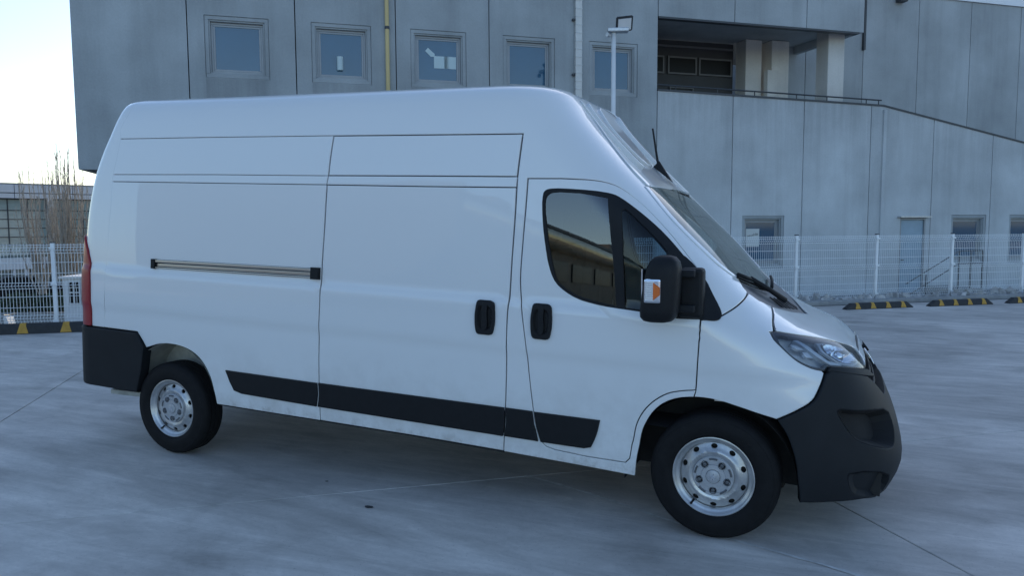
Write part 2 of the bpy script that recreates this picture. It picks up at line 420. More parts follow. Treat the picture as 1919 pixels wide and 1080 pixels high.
# pale scrape across the slab by the front wheel, a few dark spots
def floor_mark(name, pts, w, m, z):
    v = []; f = []
    for i, (x, y) in enumerate(pts):
        t = Vector((pts[min(i + 1, len(pts) - 1)][0] - pts[max(i - 1, 0)][0], pts[min(i + 1, len(pts) - 1)][1] - pts[max(i - 1, 0)][1])).normalized()
        ww = w * (.55 + .9 * random.random())
        v += [(x - t.y * ww, y + t.x * ww, z), (x + t.y * ww, y - t.x * ww, z)]
    for i in range(len(pts) - 1): f.append((2 * i, 2 * i + 1, 2 * i + 3, 2 * i + 2))
    return tag(mesh_obj(name, v, f, m), kind="structure")
M['scrape'] = mat("pale_scrape", (.62, .60, .57), .8, noise=(20, .25))
M['spot'] = mat("dark_spot", (.05, .05, .052), .6, noise=(20, .3))
floor_mark("floor_scrape", [(-1.35 + 2.4 * t, -.42 - .88 * t + .02 * math.sin(9 * t) + .008 * random.random(), 0)[:2] for t in np.linspace(0, 1, 60)], .012, M['scrape'], .004)
for (x, y, r) in [(-2.02, -1.33, .028), (-2.55, -1.05, .012), (-1.25, -2.16, .02), (-4.6, -.7, .01), (-1.33, -2.2, .006), (-5.5, -1.7, .012)]:
    n = 9
    tag(mesh_obj("floor_spot", [(x + r * (1 + .5 * random.random()) * math.cos(6.283 * i / n), y + .55 * r * (1 + .5 * random.random()) * math.sin(6.283 * i / n), .004) for i in range(n)],
                 [tuple(range(n))], M['spot']), kind="structure")

# ---------------------------------------------------------------- flat panels with openings (local: x along wall, y into wall, z up)
def flat_panel(name, poly, holes, y0, th, m, parent):
    pts = []; edges = []
    loops = [poly] + holes
    for lp in loops:
        b = len(pts); pts += [Vector((p[0], p[1])) for p in lp]
        edges += [(b + i, b + (i + 1) % len(lp)) for i in range(len(lp))]
    vo, eo, fo, *_ = delaunay_2d_cdt(pts, edges, [], 1, 1e-5)
    def in_hole(t):
        x = sum(vo[i].x for i in t) / 3; y = sum(vo[i].y for i in t) / 3
        return any(min(p[0] for p in h) < x < max(p[0] for p in h) and min(p[1] for p in h) < y < max(p[1] for p in h) for h in holes)
    fo = [t for t in fo if not in_hole(t)]
    v = [(p.x, y0, p.y) for p in vo] + [(p.x, y0 + th, p.y) for p in vo]; n = len(vo)
    f = []
    for t in fo:
        a, b_, c = (vo[i] for i in t[:3])
        ccw = (b_ - a).cross(c - a) > 0
        f.append(tuple(t) if ccw else tuple(reversed(t)))
        f.append(tuple(n + i for i in (reversed(t) if ccw else t)))
    for lp in loops:
        b = len(v); k = len(lp); c = .008
        area = sum(lp[i][0] * lp[(i + 1) % k][1] - lp[(i + 1) % k][0] * lp[i][1] for i in range(k))
        v += [(p[0], y0, p[1]) for p in lp] + [(p[0], y0 + th, p[1]) for p in lp]
        flip = (area > 0) == (lp is poly)
        for i in range(k):
            j = (i + 1) % k
            q = (b + i, b + k + i, b + k + j, b + j)
            f.append(q if flip else q[::-1])
    return mesh_obj(name, v, f, m, parent)
def rect(a, b, c, d): return [(a, c), (b, c), (b, d), (a, d)]
def ring(mb, a, b, c, d, w, y0, y1):
    """rectangular frame of bar width w between depths y0,y1"""
    mb.box(a, b, y0, y1, d - w, d); mb.box(a, b, y0, y1, c, c + w)
    mb.box(a, a + w, y0, y1, c + w, d - w); mb.box(b - w, b, y0, y1, c + w, d - w)
    return mb
def window(parent, s0, z0, w=1.40, h=1.40, dark=False, lit=None):
    a, b, c, d = s0, s0 + w, z0, z0 + h
    g = .006
    win = MB()
    ring(win, a + g, b - g, c + g, d - g, .085, .018, .14)
    ring(win, a + .091, b - .091, c + .091, d - .091, .035, .05, .15)
    win = edge_bevel(win.build("window", M['concrete'], parent), .006)
    fr = MB()
    ring(fr, a + .127, b - .127, c + .127, d - .127, .05, .125, .19)
    ring(fr, a + .178, b - .178, c + .178, d - .178, .042, .14, .18)
    edge_bevel(fr.build("frame", M['winframe'], win), .004)
    MB().box(a + .221, b - .221, .155, .165, c + .221, d - .221).build("pane", M['winglass'], win)
    return win

FA = R(40.0); P = 2.355; S0 = -7.22                  # facade axis and panel pitch
FORG = (1.47, 20.2, 0)
def jt(k): return S0 + P * k
G = .012
# ---------------------------------------------------------------- left building block (cantilevered upper floors)
bld = tag(empty("concrete_building", FORG, FA), "grey precast concrete building with five square windows, floor raised above the yard", "building")
ZB, ZT = 3.0, 14.0
for k in range(-6, 0):
    a, b = jt(k) + G, jt(k + 1) - G
    hole = []
    if k >= -5:
        w0 = jt(k) + .36
        hole = [rect(w0, w0 + 1.40, 5.13, 6.53)]
        window(bld, w0, 5.13)
    flat_panel("wall_panel", rect(a, b, ZB, ZT), hole, 0, .16, M['concrete'] if k >= -5 else M['concrete_plain'], bld)
mb = MB().box(jt(-6) + .02, jt(0) - .02, .2, 14, ZB + .25, ZT - .05)
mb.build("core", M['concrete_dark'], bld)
MB().box(jt(-6), jt(-6) + .16, .165, 14.2, ZB, ZT).build("end_wall", M['concrete_plain'], bld)
MB().box(jt(0) - .16, jt(0) - .012, .165, 3.0, ZB, ZT).build("end_wall", M['concrete_plain'], bld)
MB().box(jt(-6) + .17, jt(0) - .17, .17, 14, ZB + .02, ZB + .24).build("soffit", M['concrete_plain'], bld)
MB().box(jt(-5), jt(0) - .3, 5, 14, -2.4, ZB + .01).build("base_wall", M['concrete_plain'], bld)
# upper band over the open loggia
for k in range(0, 3):
    a, b = jt(k) + G, (jt(k + 1) - G) if k < 2 else -.69
    flat_panel("fascia_panel", rect(a, b, 7.31, ZT), [], 0, .16, M['concrete_plain'], bld)
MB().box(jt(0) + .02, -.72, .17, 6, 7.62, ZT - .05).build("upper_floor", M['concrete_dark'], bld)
MB().box(jt(0) + .02, -.72, .17, 6, 7.54, 7.61).build("loggia_ceiling", M['concrete_plain'], bld)
MB().box(jt(0) + .01, -.70, -.02, .17, 7.255, 7.307).build("drip_edge", M['rail'], bld)
MB().box(-.69, -.53, .0, 6, 7.31, ZT).build("end_wall", M['concrete_plain'], bld)

# window stickers
tp = tag(MB().box(-.19, .19, -.004, 0, -.15, .15).build("paper_sheet", M['paper_dim'], loc=None), "square white paper stuck in the middle upper window, left of two", "paper", "papers in the middle window")
def place_on_facade(o, s, z, y):
    c, sn = math.cos(FA), math.sin(FA)
    o.location = (FORG[0] + s * c - y * sn, FORG[1] + s * sn + y * c, z); o.rotation_euler = (0, 0, FA)
place_on_facade(tp, -13.13, 5.79, .150)
t2 = tag(MB().box(-.15, .15, -.004, 0, -.15, .15).build("paper_sheet", M['paper_dim']), "white paper stuck in the middle upper window, right of two", "paper", "papers in the middle window")
place_on_facade(t2, -12.78 - .16 + .03, 5.79, .150)
t3 = tag(mesh_obj("paper_corner", [(-.12, 0, .08), (-.05, 0, .16), (.12, 0, .02), (.12, 0, -.05), (.02, 0, -.05)], [(0, 4, 3, 2, 1)], M['paper_dim']), "small torn strip of paper beside the square sheets in the middle window", "paper")
place_on_facade(t3, -13.42, 5.97, .149)
t4 = tag(MB().tube([(0, 0, -.16), (0, 0, .16)], .075, 14).build("white_roll", M['paper_dim'], smooth=False), "small white cylinder seen at the second upper window from the left", "roll")  # plain white roll standing at the pane
place_on_facade(t4, -15.62, 5.62, .11)

# cream downpipe between windows two and three, white ribbed conduit between four and five
dp = tag(empty("downpipe", (0, 0, 0)), "cream yellow downpipe running down between the second and third upper windows", "pipe")
place_on_facade(dp, -14.5, 3.0, -.07)
zz = 0
for seg in (1.9, 1.6, 1.05, 1.6, 1.6):
    MB().tube([(0, 0, zz), (0, 0, zz + seg - .01)], .05, 14, True).build("pipe_length", M['pipe_y'], dp, smooth=False)
    MB().tube([(0, 0, zz + seg - .04), (0, 0, zz + seg + .03)], .057, 14).build("pipe_joint", M['rail'], dp)
    zz += seg
cd = tag(empty("conduit", (0, 0, 0)), "white ribbed conduit clipped to the wall between the fourth and fifth upper windows", "pipe")
place_on_facade(cd, -9.55, 3.0, -.08)
MB().box(-.085, .085, -.05, .05, 0, 8).build("duct", M['pipe_w'], cd)
mb = MB()
for i in range(36): mb.box(-.097, .097, -.062, .055, .2 + i * .205, .212 + i * .205)
mb.build("rib", M['galv'], cd)["kind"] = "stuff"
for z in (1.2, 2.6, 4.0, 5.4): MB().box(-.16, -.08, -.01, .07, z, z + .05).build("clip", M['rail'], cd)

# ---------------------------------------------------------------- ramp wall
rw = tag(empty("ramp_wall", FORG, FA), "long pale concrete wall whose top slopes down as a ramp to the right", "wall")
def ramp_top(s):
    return 5.33 + (5.20 - 5.33) * (s + 7.22) / 7.48 if s < .26 else 5.20 - (s - .26) * .1716
for k in range(0, 12):
    a, b = jt(k) + G, jt(k + 1) - G
    poly = [(a, -.7), (b, -.7), (b, ramp_top(b))]
    if a < .26 < b: poly.append((.26, 5.20))
    poly.append((a, ramp_top(a)))
    holes = []
    if k == 1: holes = [rect(-4.50, -3.10, .42, 1.95)]
    if k == 3: holes = [rect(1.05, 2.02, -.44, 1.86)]
    if k == 4: holes = [rect(3.02, 4.42, .42, 1.96)]
    if k == 5: holes = [rect(5.38, 6.78, .42, 1.96)]
    flat_panel("wall_panel", poly, holes, 0, .2, M['concrete_pale'], rw)
for s in (-4.50, 3.02, 5.38): window(rw, s, .42, 1.40, 1.54)
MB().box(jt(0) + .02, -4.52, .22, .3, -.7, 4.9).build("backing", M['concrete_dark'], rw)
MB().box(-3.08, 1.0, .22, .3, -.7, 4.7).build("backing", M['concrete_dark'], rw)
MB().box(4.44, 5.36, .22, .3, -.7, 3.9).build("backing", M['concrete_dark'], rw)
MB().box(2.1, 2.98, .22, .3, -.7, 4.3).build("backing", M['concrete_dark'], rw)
cop = MB()
for (a, b) in ((jt(0), .26), (.26, jt(12))):
    q = [(a, -.03, ramp_top(a)), (b, -.03, ramp_top(b)), (b, .24, ramp_top(b)), (a, .24, ramp_top(a))]
    i0 = len(cop.v); cop.v += q + [(x, y, z + .05) for x, y, z in q]
    cop.f += [tuple(i0 + i for i in t) for t in ((3, 2, 1, 0), (4, 5, 6, 7), (0, 1, 5, 4), (1, 2, 6, 5), (2, 3, 7, 6), (3, 0, 4, 7))]
cop.build("coping", M['rail'], rw)
MB().box(.27, .38, -.05, .0, -.7, 5.1).build("pilaster", M['concrete_pale'], rw)
# steel door in the wall
sdoor = tag(empty("steel_door", (0, 0, 0)), "pale blue steel door in the ramp wall, left of the stair rail", "door")
place_on_facade(sdoor, 1.05, -.44, 0)
MB().box(.05, .92, .05, .10, .0, 2.24).build("leaf", M['doorp'], sdoor)
fr = MB().box(.003, .045, .0, .12, 0, 2.29).box(.925, .967, .0, .12, 0, 2.29).box(.045, .925, .0, .12, 2.25, 2.29)
fr.build("frame", M['winframe'], sdoor)
MB().box(-.12, 1.06, -.16, -.001, 2.32, 2.36).build("canopy", M['galv'], sdoor)
MB().box(.12, .20, .0, .05, 1.0, 1.03).build("handle", M['rail'], sdoor)
# paper notice in the low window
nt_ = tag(empty("window_notice", (0, 0, 0)), "cream paper notice with dark writing in the low left window of the ramp wall", "notice")
place_on_facade(nt_, -4.27, 1.05, .148)
MB().box(0, .44, -.006, 0, 0, .52).build("sheet", M['paper'], nt_)
def text_obj(name, body, size, m, parent=None, loc=(0, 0, 0), rot=(math.pi / 2, 0, 0), ext=.002):
    cu = bpy.data.curves.new(name, 'FONT'); cu.body = body; cu.size = size; cu.extrude = ext
    to = bpy.data.objects.new(name, cu); me = bpy.data.meshes.new_from_object(to)
    bpy.data.objects.remove(to); bpy.data.curves.remove(cu)
    o = bpy.data.objects.new(name, me); COL.objects.link(o); me.materials.append(m)
    if parent: o.parent = parent
    o.location = loc; o.rotation_euler = rot
    return o
scr = MB()                                            # unreadable handwriting
for i in range(7):
    x = .05 + i * .048 + (.015 if i > 4 else 0); h_ = (.045, .05, .04, .05, .075, .085, .07)[i]
    scr.tube([(x, -.008, .29 + .006 * i), (x + .012, -.008, .29 + h_ + .006 * i), (x + .024, -.008, .295 + .006 * i), (x + .036, -.008, .29 + h_ * .7 + .006 * i)], .0045, 4)
scr.build("handwriting", M['ink'], nt_)
# railing on top of the wall
rl = tag(empty("wall_railing", FORG, FA), "thin dark handrail along the flat top of the ramp wall", "railing")
MB().tube([(jt(0) + .05, .12, 5.52), (.30, .12, 5.40)], .022, 8).build("top_rail", M['rail'], rl)
for s in (-6.6, -5.3, -4.1, -2.7, -1.65, -.25, .2):
    zt = 5.52 - .016 * (s + 7.2)
    MB().tube([(s, .12, ramp_top(s) + .05), (s, .12, zt)], .016, 8).build("post", M['rail'], rl)

M['shutter_frame'] = mat("dull_grey_door_frame", (.15, .15, .15), .6, noise=(3, .1))
# ---------------------------------------------------------------- loggia and rear wall set back behind the ramp
lg = tag(empty("rear_wall", FORG, FA), "set-back grey concrete panel wall above the ramp", "wall")
for k in range(0, 9):
    a, b = -2.53 + 2.31 * k + G, -2.53 + 2.31 * (k + 1) - G
    flat_panel("wall_panel", rect(a + (1.2 if k == 0 else 0), b, -2.4, 9.55 if b > -.4 else 7.53), [], 3.0, .16, M['concrete_plain'], lg)
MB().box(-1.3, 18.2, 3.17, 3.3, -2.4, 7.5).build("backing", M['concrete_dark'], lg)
MB().box(-.4, 18.4, 2.94, 3.3, 9.56, 10.1).build("parapet_cap", M['clad'], lg)
MB().box(-.5, 40, 9, 20, -2.4, 13.0).build("added_shade_block", M['concrete_plain'], lg)  # volume added behind to keep the sun off the yard
MB().box(2.02, 2.10, 2.9, 2.99, 7.6, 9.3).build("cable", M['rail'], lg)
dk = tag(MB().box(jt(0), 16, .3, 2.98, 4.05, 4.2).build("ramp_deck", M['kerb'], loc=FORG, rotz=FA), kind="structure")
sh = tag(empty("roller_door", FORG, FA), "dark sectional door with a row of panes at the back of the loggia", "door")
MB().box(jt(0) + .05, -2.95, 3.05, 3.1, -2.4, 7.5).build("leaf", M['shutter'], sh)
for z in (7.28,): MB().box(jt(0) + .05, -2.97, 2.99, 3.045, z, z + .06).build("top_bar", M['shutter_frame'], sh)
for (a, b) in ((-7.05, -5.45), (-5.32, -4.30), (-4.22, -3.02)):
    f = MB(); ring(f, a, b, 6.45, 7.0, .05, 2.98, 3.04)
    p_ = f.build("pane_frame", M['shutter_frame'], sh)
    MB().box(a + .05, b - .05, 3.0, 3.03, 6.50, 6.95).build("pane", M['darkglass'], p_)
f = MB(); ring(f, -5.25, -4.4, 5.55, 6.05, .04, 2.98, 3.04); f.build("pane_frame", M['shutter_frame'], sh)
for (nm, a, b, y0, y1, z0, z1, lab) in (("loggia_pier", -2.90, -2.32, 2.4, 2.98, 4.2, 7.53, "wide cream pier directly right of the dark sectional door"),
                                 ("loggia_pier", -2.02, -1.38, 2.3, 2.98, 4.2, 7.53, "cream pier with a stepped box at its foot in the loggia"),
                                 ("loggia_pier", -1.30, -.72, .55, 1.1, 4.2, 7.53, "free-standing white column holding the right end of the loggia roof")):
    tag(edge_bevel(MB().box(a, b, y0, y1, z0, z1).build(nm, M['pier'], loc=FORG, rotz=FA), .02), lab, "column", "loggia columns")
tag(MB().box(-2.30, -1.9, 2.1, 2.29, 4.2, 6.55).build("meter_box", M['pier'], loc=FORG, rotz=FA), "cream box standing against the stepped pier in the loggia", "box")
wl = tag(empty("wall_lamp", FORG, FA), "dark wall lamp high on the set-back wall at the top edge", "lamp")
MB().box(3.35, 3.65, 2.72, 2.99, 9.28, 9.40, .03).build("housing", M['rail'], wl)

# stair rail in front of the low door
sr = tag(empty("stair_rail", FORG, FA), "dark metal stair handrail between the steel door and the low windows", "railing")
for z0 in (0, -.38): MB().tube([(.2, -1.2, -.25 + z0 + .2), (2.1, -1.2, .88 + z0), (3.0, -1.2, .88 + z0)], .016, 8).build("rail", M['rail'], sr)
for s, z in ((.9, .2), (2.1, .88), (2.55, .88), (3.0, .88)): MB().tube([(s, -1.2, -.45), (s, -1.2, z)], .022, 8).build("post", M['rail'], sr)
MB().box(2.1, 3.0, -1.25, -.05, -.45, -.25).build("landing", M['kerb'], sr)

# ---------------------------------------------------------------- floodlight pole
lp = tag(empty("floodlight_pole", (-4.36, 12.29, -2.0), R(20)), "slim white pole with a square floodlight rising behind the van roof", "street lamp")
MB().tube([(0, 0, 0), (0, 0, 8.16)], .058, 16, True, .052).build("pole", M['white'], lp, smooth=True)
MB().box(-.14, .34, -.12, .12, 8.17, 8.26, .02).build("driver_box", M['galv'], lp)
hd = MB()
bm = bmesh.new(); bmesh.ops.create_cube(bm, size=1); bmesh.ops.scale(bm, vec=(.40, .36, .06), verts=bm.verts); bmesh.ops.bevel(bm, geom=bm.edges[:], offset=.02, segments=2, affect='EDGES')
hm = Matrix.Translation((.24, -.02, 8.36)) @ Matrix.Rotation(R(-52), 4, 'X') @ Matrix.Rotation(R(-12), 4, 'Y')
hd.bm(bm, hm); head = hd.build("lamp_head", M['rail'], lp)
gl_ = MB(); bm = bmesh.new(); bmesh.ops.create_cube(bm, size=1); bmesh.ops.scale(bm, vec=(.31, .27, .012), verts=bm.verts)
gl_.bm(bm, hm @ Matrix.Translation((0, 0, -.032))); gl_.build("lamp_glass", M['white'], head)
gl_ = MB(); bm = bmesh.new(); bmesh.ops.create_cube(bm, size=1); bmesh.ops.scale(bm, vec=(.31, .27, .012), verts=bm.verts)
gl_.bm(bm, hm @ Matrix.Translation((0, 0, .032))); gl_.build("cooling_face", M['winframe'], head)
MB().tube([(-.1, -.05, 8.10), (-.16, -.12, 8.10)], .05, 10).build("sensor", M['galv'], lp)

# ---------------------------------------------------------------- mesh fence
def wire_panel(w, h):
    """rigid welded-mesh panel with V folds: one joined mesh of wires"""
    mb = MB(); r = .0042
    folds = [(.10, .20), (h / 2 - .05, h / 2 + .05), (h - .16, h - .06)]
    prof = [(0, .02)]
    for a, b in folds: prof += [(0, a), (-.045, (a + b) / 2), (0, b)]
    prof += [(0, h)]
    n = int(w / .05)
    for i in range(n + 1):
        x = i * w / n
        mb.tube([(x, y, z) for y, z in prof], r, 4, False)
    zs = [.04, h - .02]
    for a, b in folds: zs += [a, b]
    zs += [(folds[0][1] + folds[1][0]) / 2 - .09, (folds[0][1] + folds[1][0]) / 2 + .09, (folds[1][1] + folds[2][0]) / 2 - .09, (folds[1][1] + folds[2][0]) / 2 + .09]
    for z in zs: mb.tube([(0, -.006, z), (w, -.006, z)], r * 1.15, 4, False)
    for a, b in folds: mb.tube([(0, -.05, (a + b) / 2), (w, -.05, (a + b) / 2)], r, 4, False)
    return mb
FH = 1.46; FP = 2.06; FB = 9.9
fence_mesh = None; post_mesh = None
fl = tag(empty("mesh_fence", yard_pt(-13.2, FB), YA), "white welded-mesh fence at the left edge, behind the van's tail", "fence", "mesh fences")
frr = tag(empty("mesh_fence", yard_pt(3.0, FB), YA), "white welded-mesh fence on the right in front of the ramp wall", "fence", "mesh fences")
for root, a0, ks in ((fl, -13.2, range(-11, -4)), (frr, 3.0, range(-3, 6))):
    for k in ks:
        a = 9.47 + FP * k - a0
        if fence_mesh is None:
            o = wire_panel(FP - .06, FH - .05).build("wire_panel", M['fence'], root); fence_mesh = o.data
        else:
            o = bpy.data.objects.new("wire_panel", fence_mesh); COL.objects.link(o); o.parent = root
        o["kind"] = "stuff"
        o.location = (a + .03, 0, .04)
        if post_mesh is None:
            pm = MB().box(-.03, .03, -.03, .03, 0, FH, .006)
            for z in (.12, .75, 1.36): pm.box(-.045, .045, -.055, -.028, z, z + .04)
            o2 = pm.build("post", M['fence'], root); post_mesh = o2.data
        else:
            o2 = bpy.data.objects.new("post", post_mesh); COL.objects.link(o2); o2.parent = root
        o2.location = (a, .012, 0)
        cpm = MB().box(-.034, .034, -.034, .034, FH + .002, FH + .022, .004).build("post_cap", M['rail'], o2)

# kerb and rubble under the right-hand fence
tag(edge_bevel(MB().box(4.0, 30, 9.10, 9.28, .003, .10).build("kerb", M['kerb'], rotz=YA), .02), kind="structure")
rb = tag(empty("rubble_border", yard_pt(6, 9.6), YA), "row of rough grey stones along the foot of the right-hand fence", "stones")
stone_meshes = []
for i in range(6):
    bm = bmesh.new(); bmesh.ops.create_icosphere(bm, subdivisions=1, radius=.13)
    for v in bm.verts:
        v.co *= .75 + .5 * random.random(); v.co.z *= .75
    me = bpy.data.meshes.new("stone"); bm.to_mesh(me); bm.free(); me.materials.append(M['stone']); stone_meshes.append(me)
for i in range(120):
    o = bpy.data.objects.new("stone", random.choice(stone_meshes)); COL.objects.link(o); o.parent = rb
    o.location = (-.2 + i * .082 + random.uniform(-.04, .04), random.uniform(-.26, .14), random.uniform(.0, .06))
    o.rotation_euler = (random.random() * 6, random.random() * 6, random.random() * 6)
    s = random.uniform(.7, 1.3); o.scale = (s * 1.2, s, s * .8)

# ---------------------------------------------------------------- wheel stops
def wheel_stop(a, b, length, marks, label, h=.125):
    root = tag(empty("wheel_stop", yard_pt(a, b), YA), label, "wheel stop", "black and yellow rubber wheel stops")
    e = .13 if length < 3 else .02
    prof = [(-.075, 0), (.075, 0), (.055, h * .75), (.03, h), (-.03, h), (-.055, h * .75)]
    v = []; f = []
    for (x, sc) in ((0, .25), (e, 1), (length - e, 1), (length, .25)):
        v += [(x, y, z * sc) for y, z in prof]
    n = len(prof)
    for i in range(3):
        for j in range(n): f.append((i * n + j, i * n + (j + 1) % n, (i + 1) * n + (j + 1) % n, (i + 1) * n + j))
    f += [tuple(range(n)), tuple(3 * n + i for i in range(n))[::-1]]
    o = mesh_obj("body", v, f, M['stop'], root); fix_normals(o)
    for x in marks:
        w0, w1 = (.085, .05) if length > 3 else (.066, .036); t = .004
        q = [(x - w0, -.075 - t, .012), (x + w0, -.075 - t, .012), (x + w1, -.055 - t, h * .75), (x - w1, -.055 - t, h * .75), (x + w1 * .9, -.03, h + t), (x - w1 * .9, -.03, h + t), (x + w1 * .8, .03, h + t), (x - w1 * .8, .03, h + t)]
        mesh_obj("yellow_patch", q, [(0, 1, 2, 3), (3, 2, 4, 5), (5, 4, 6, 7)], M['yellow'], root)
    return root
for (a0, lab) in ((7.50, "black and yellow wheel stop nearest the van's bonnet"), (9.52, "middle black and yellow wheel stop on the right"), (11.54, "black and yellow wheel stop cut by the right edge")):
    wheel_stop(a0, 8.42, 1.58, (.26, .62, .98, 1.34), lab)
wheel_stop(-9.8, 9.38, 3.6, (.55, 1.19, 1.83, 2.47, 3.1), "long black and yellow wheel stop at the foot of the left fence", .17)

# ---------------------------------------------------------------- far left: office block, trees, hut, cars
OA = math.atan2(.951, .31)
ob = tag(empty("office_block", (-46.52, 24.96, 0), OA), "low office block with glass front and pale metal fascia, far left", "building")
z_top = 4.33
for i in range(-6, 16):
    a, b = .65 + 1.63 * i + .02, .65 + 1.63 * (i + 1) - .02
    MB().box(a, b, -.35, -.02, 3.84, z_top).build("fascia_panel", M['clad'], ob)
    MB().box(a, b, -.33, -.02, 3.50, 3.79).build("fascia_panel", M['clad'], ob)
MB().box(-9.5, 27, .12, 12, -2.4, z_top - .05).build("core", M['dark'], ob)
MB().box(-9.5, 27, -.36, 12, z_top + .004, z_top + .09).build("roof_edge", M['winframe'], ob)
zrow = [-2.3, -1.4, -.75, -.1, .61, 1.1, 1.65, 2.2, 2.75, 3.45]
cols = [.33 + 1.06 * i for i in range(-9, 26)]
for i in range(len(cols) - 1):
    if -.9 < cols[i] - 2.4 < .4: pass
    for j in range(len(zrow) - 1):
        o = MB().box(cols[i] + .025, cols[i + 1] - .025, .06, .08, zrow[j] + .025, zrow[j + 1] - .025).build("pane", M['offglass'], ob)
        o.rotation_euler = (random.uniform(-.012, .012), 0, random.uniform(-.012, .012)) if False else (0, 0, 0)
mu = MB()
for c in cols: mu.box(c - .025, c + .025, .0, .1, -2.3, 3.45)
for z in zrow: mu.box(cols[0], cols[-1], .005, .1, z - .022, z + .022)
mu.build("mullion_grid", M['rail'], ob)
MB().box(2.46, 2.76, -.3, .0, -2.4, 3.49).build("white_pillar", M['clad'], ob)
MB().box(-9, 2.35, -2.2, -1.9, -.80, -.12).build("canopy_band", M['white'], ob)
MB().box(-9, 2.35, -1.9, .0, -.25, -.18).build("canopy_roof", M['white'], ob)
for s in (-2.2, -.15, .46): MB().box(s, s + .13, -2.15, -2.0, -2.4, -.81).build("canopy_post", M['white'], ob)
text_obj("lettering", "Flexi", .42, M['blue'], ob, (.85, -2.205, -.62))
MB().box(1.7, 2.1, -2.206, -2.201, -.62, -.56).build("lettering_dash", M['clad'], ob)

def bare_tree(name, loc, height, spread, stems, label, seed):
    rd = random.Random(seed)
    root = tag(empty(name, loc), label, "tree", "bare poplars")
    tr = MB(); cr = MB()
    tr.tube([(0, 0, 0), (.02, 0, .5), (0, .02, 1.2)], .16, 8, True, .11)
    for s in range(stems):
        an = rd.random() * 6.283; rr = spread * (.25 + .75 * rd.random()) * .5
        top = height * (.62 + .38 * rd.random()) * (1 - .25 * (rr / spread))
        z0 = rd.uniform(.15, 1.5)
        pts = []
        for i in range(7):
            t = i / 6
            q = rr * (1 - (1 - t) ** 2.2)
            pts.append((q * math.cos(an) + .05 * rd.gauss(0, 1) * t, q * math.sin(an) + .05 * rd.gauss(0, 1) * t, z0 + (top - z0) * t))
        tr.tube(pts, .045, 5, False, .010)
        for k in range(26):
            t = rd.uniform(.12, .98); i = min(int(t * 6), 5); fr_ = t * 6 - i
            p0 = Vector(pts[i]).lerp(Vector(pts[i + 1]), fr_)
            a2 = rd.random() * 6.283; L = rd.uniform(.35, 1.1) * (1.15 - .6 * t)
            p1 = p0 + Vector((math.cos(a2) * L * .22, math.sin(a2) * L * .22, L * .62)); p2 = p1 + Vector((math.cos(a2) * L * .08, math.sin(a2) * L * .08, L * .5))
            cr.tube([p0, p1, p2], .009, 3, False, .003)
    tr.build("trunk", M['bark'], root, smooth=True)
    cr.build("crown", M['bark'], root)["kind"] = "stuff"
    return root
bare_tree("bare_poplar", (-33.2, 19.4, -2.45), 9.0, 2.3, 34, "tall bare poplar with upswept twigs beside the van's tail", 3)
bare_tree("bare_poplar", (-37.2, 20.9, -2.45), 8.4, 2.0, 24, "thinner bare poplar standing behind the nearer poplar", 5)

def leaf_cloud(mb, c, rad, n, size, rd):
    for i in range(n):
        while True:
            p = Vector((rd.uniform(-1, 1), rd.uniform(-1, 1), rd.uniform(-1, 1)))
            if p.length < 1: break
        p = Vector((p.x * rad[0], p.y * rad[1], p.z * rad[2])) + Vector(c)
        d = Vector((rd.gauss(0, 1), rd.gauss(0, 1), rd.gauss(0, 1))).normalized(); e = d.orthogonal().normalized(); s = size * rd.uniform(.6, 1.3)
        b = len(mb.v); mb.v += [tuple(p - d * s), tuple(p + e * s * .5), tuple(p + d * s), tuple(p - e * s * .5)]; mb.f.append((b, b + 1, b + 2, b + 3))
rd = random.Random(4)
for i, (x, y, w, lab) in enumerate(((-33.3, 17.2, 1.3, "low dark hedge at the left, end nearest the scooter"), (-31.9, 17.9, 1.2, "low dark hedge behind the left fence post"), (-30.2, 18.6, 1.2, "low dark hedge half hidden by the van's tail lamp"))):
    hg = tag(empty("hedge", (x, y, -2.45), R(30)), lab, "hedge", "hedges below the fence")
    mb = MB(); leaf_cloud(mb, (0, 0, .62), (w * .9, .5, .62), 1500, .09, rd); mb.build("foliage", M['leaf'], hg)["kind"] = "stuff"
    mb = MB()
    for k in range(9): mb.tube([(rd.uniform(-w, w) * .7, rd.uniform(-.2, .2), 0), (rd.uniform(-w, w) * .7, rd.uniform(-.3, .3), .8)], .02, 5, False, .01)
    mb.build("stem", M['bark'], hg)
# low walls and kerbs of the road below
for (x, y, L, h, lab, m_) in ((-31.5, 16.6, 6.0, .45, "low pale kerb wall in front of the hedges", 'kerb'), (-40, 24.5, 9, 1.0, "pale low wall at the far side of the road below", 'white')):
    tag(MB().box(-L / 2, L / 2, -.12, .12, 0, h).build("low_wall", M[m_], loc=(x, y, -2.45), rotz=R(28)), lab, "wall")
hut = tag(empty("gate_hut", (-23.6, 12.6, -2.45), R(25)), "white gate hut with a small dark paned window beside the tail lamp", "hut")
MB().box(-.12, 1.5, -.4, 1.2, 0, 2.42).build("wall", M['white'], hut)
MB().box(-.22, 1.6, -.5, 1.3, 2.43, 2.50).build("roof", M['white'], hut)
wf = MB(); ring(wf, .04, .46, 1.55, 2.35, .04, -.44, -.401); wf.box(.235, .265, -.43, -.402, 1.59, 2.31); wf.box(.08, .42, -.432, -.402, 1.93, 1.97)
wfo = wf.build("window", M['white'], hut); MB().box(.08, .42, -.41, -.4005, 1.59, 2.31).build("pane", M['darkglass'], wfo)
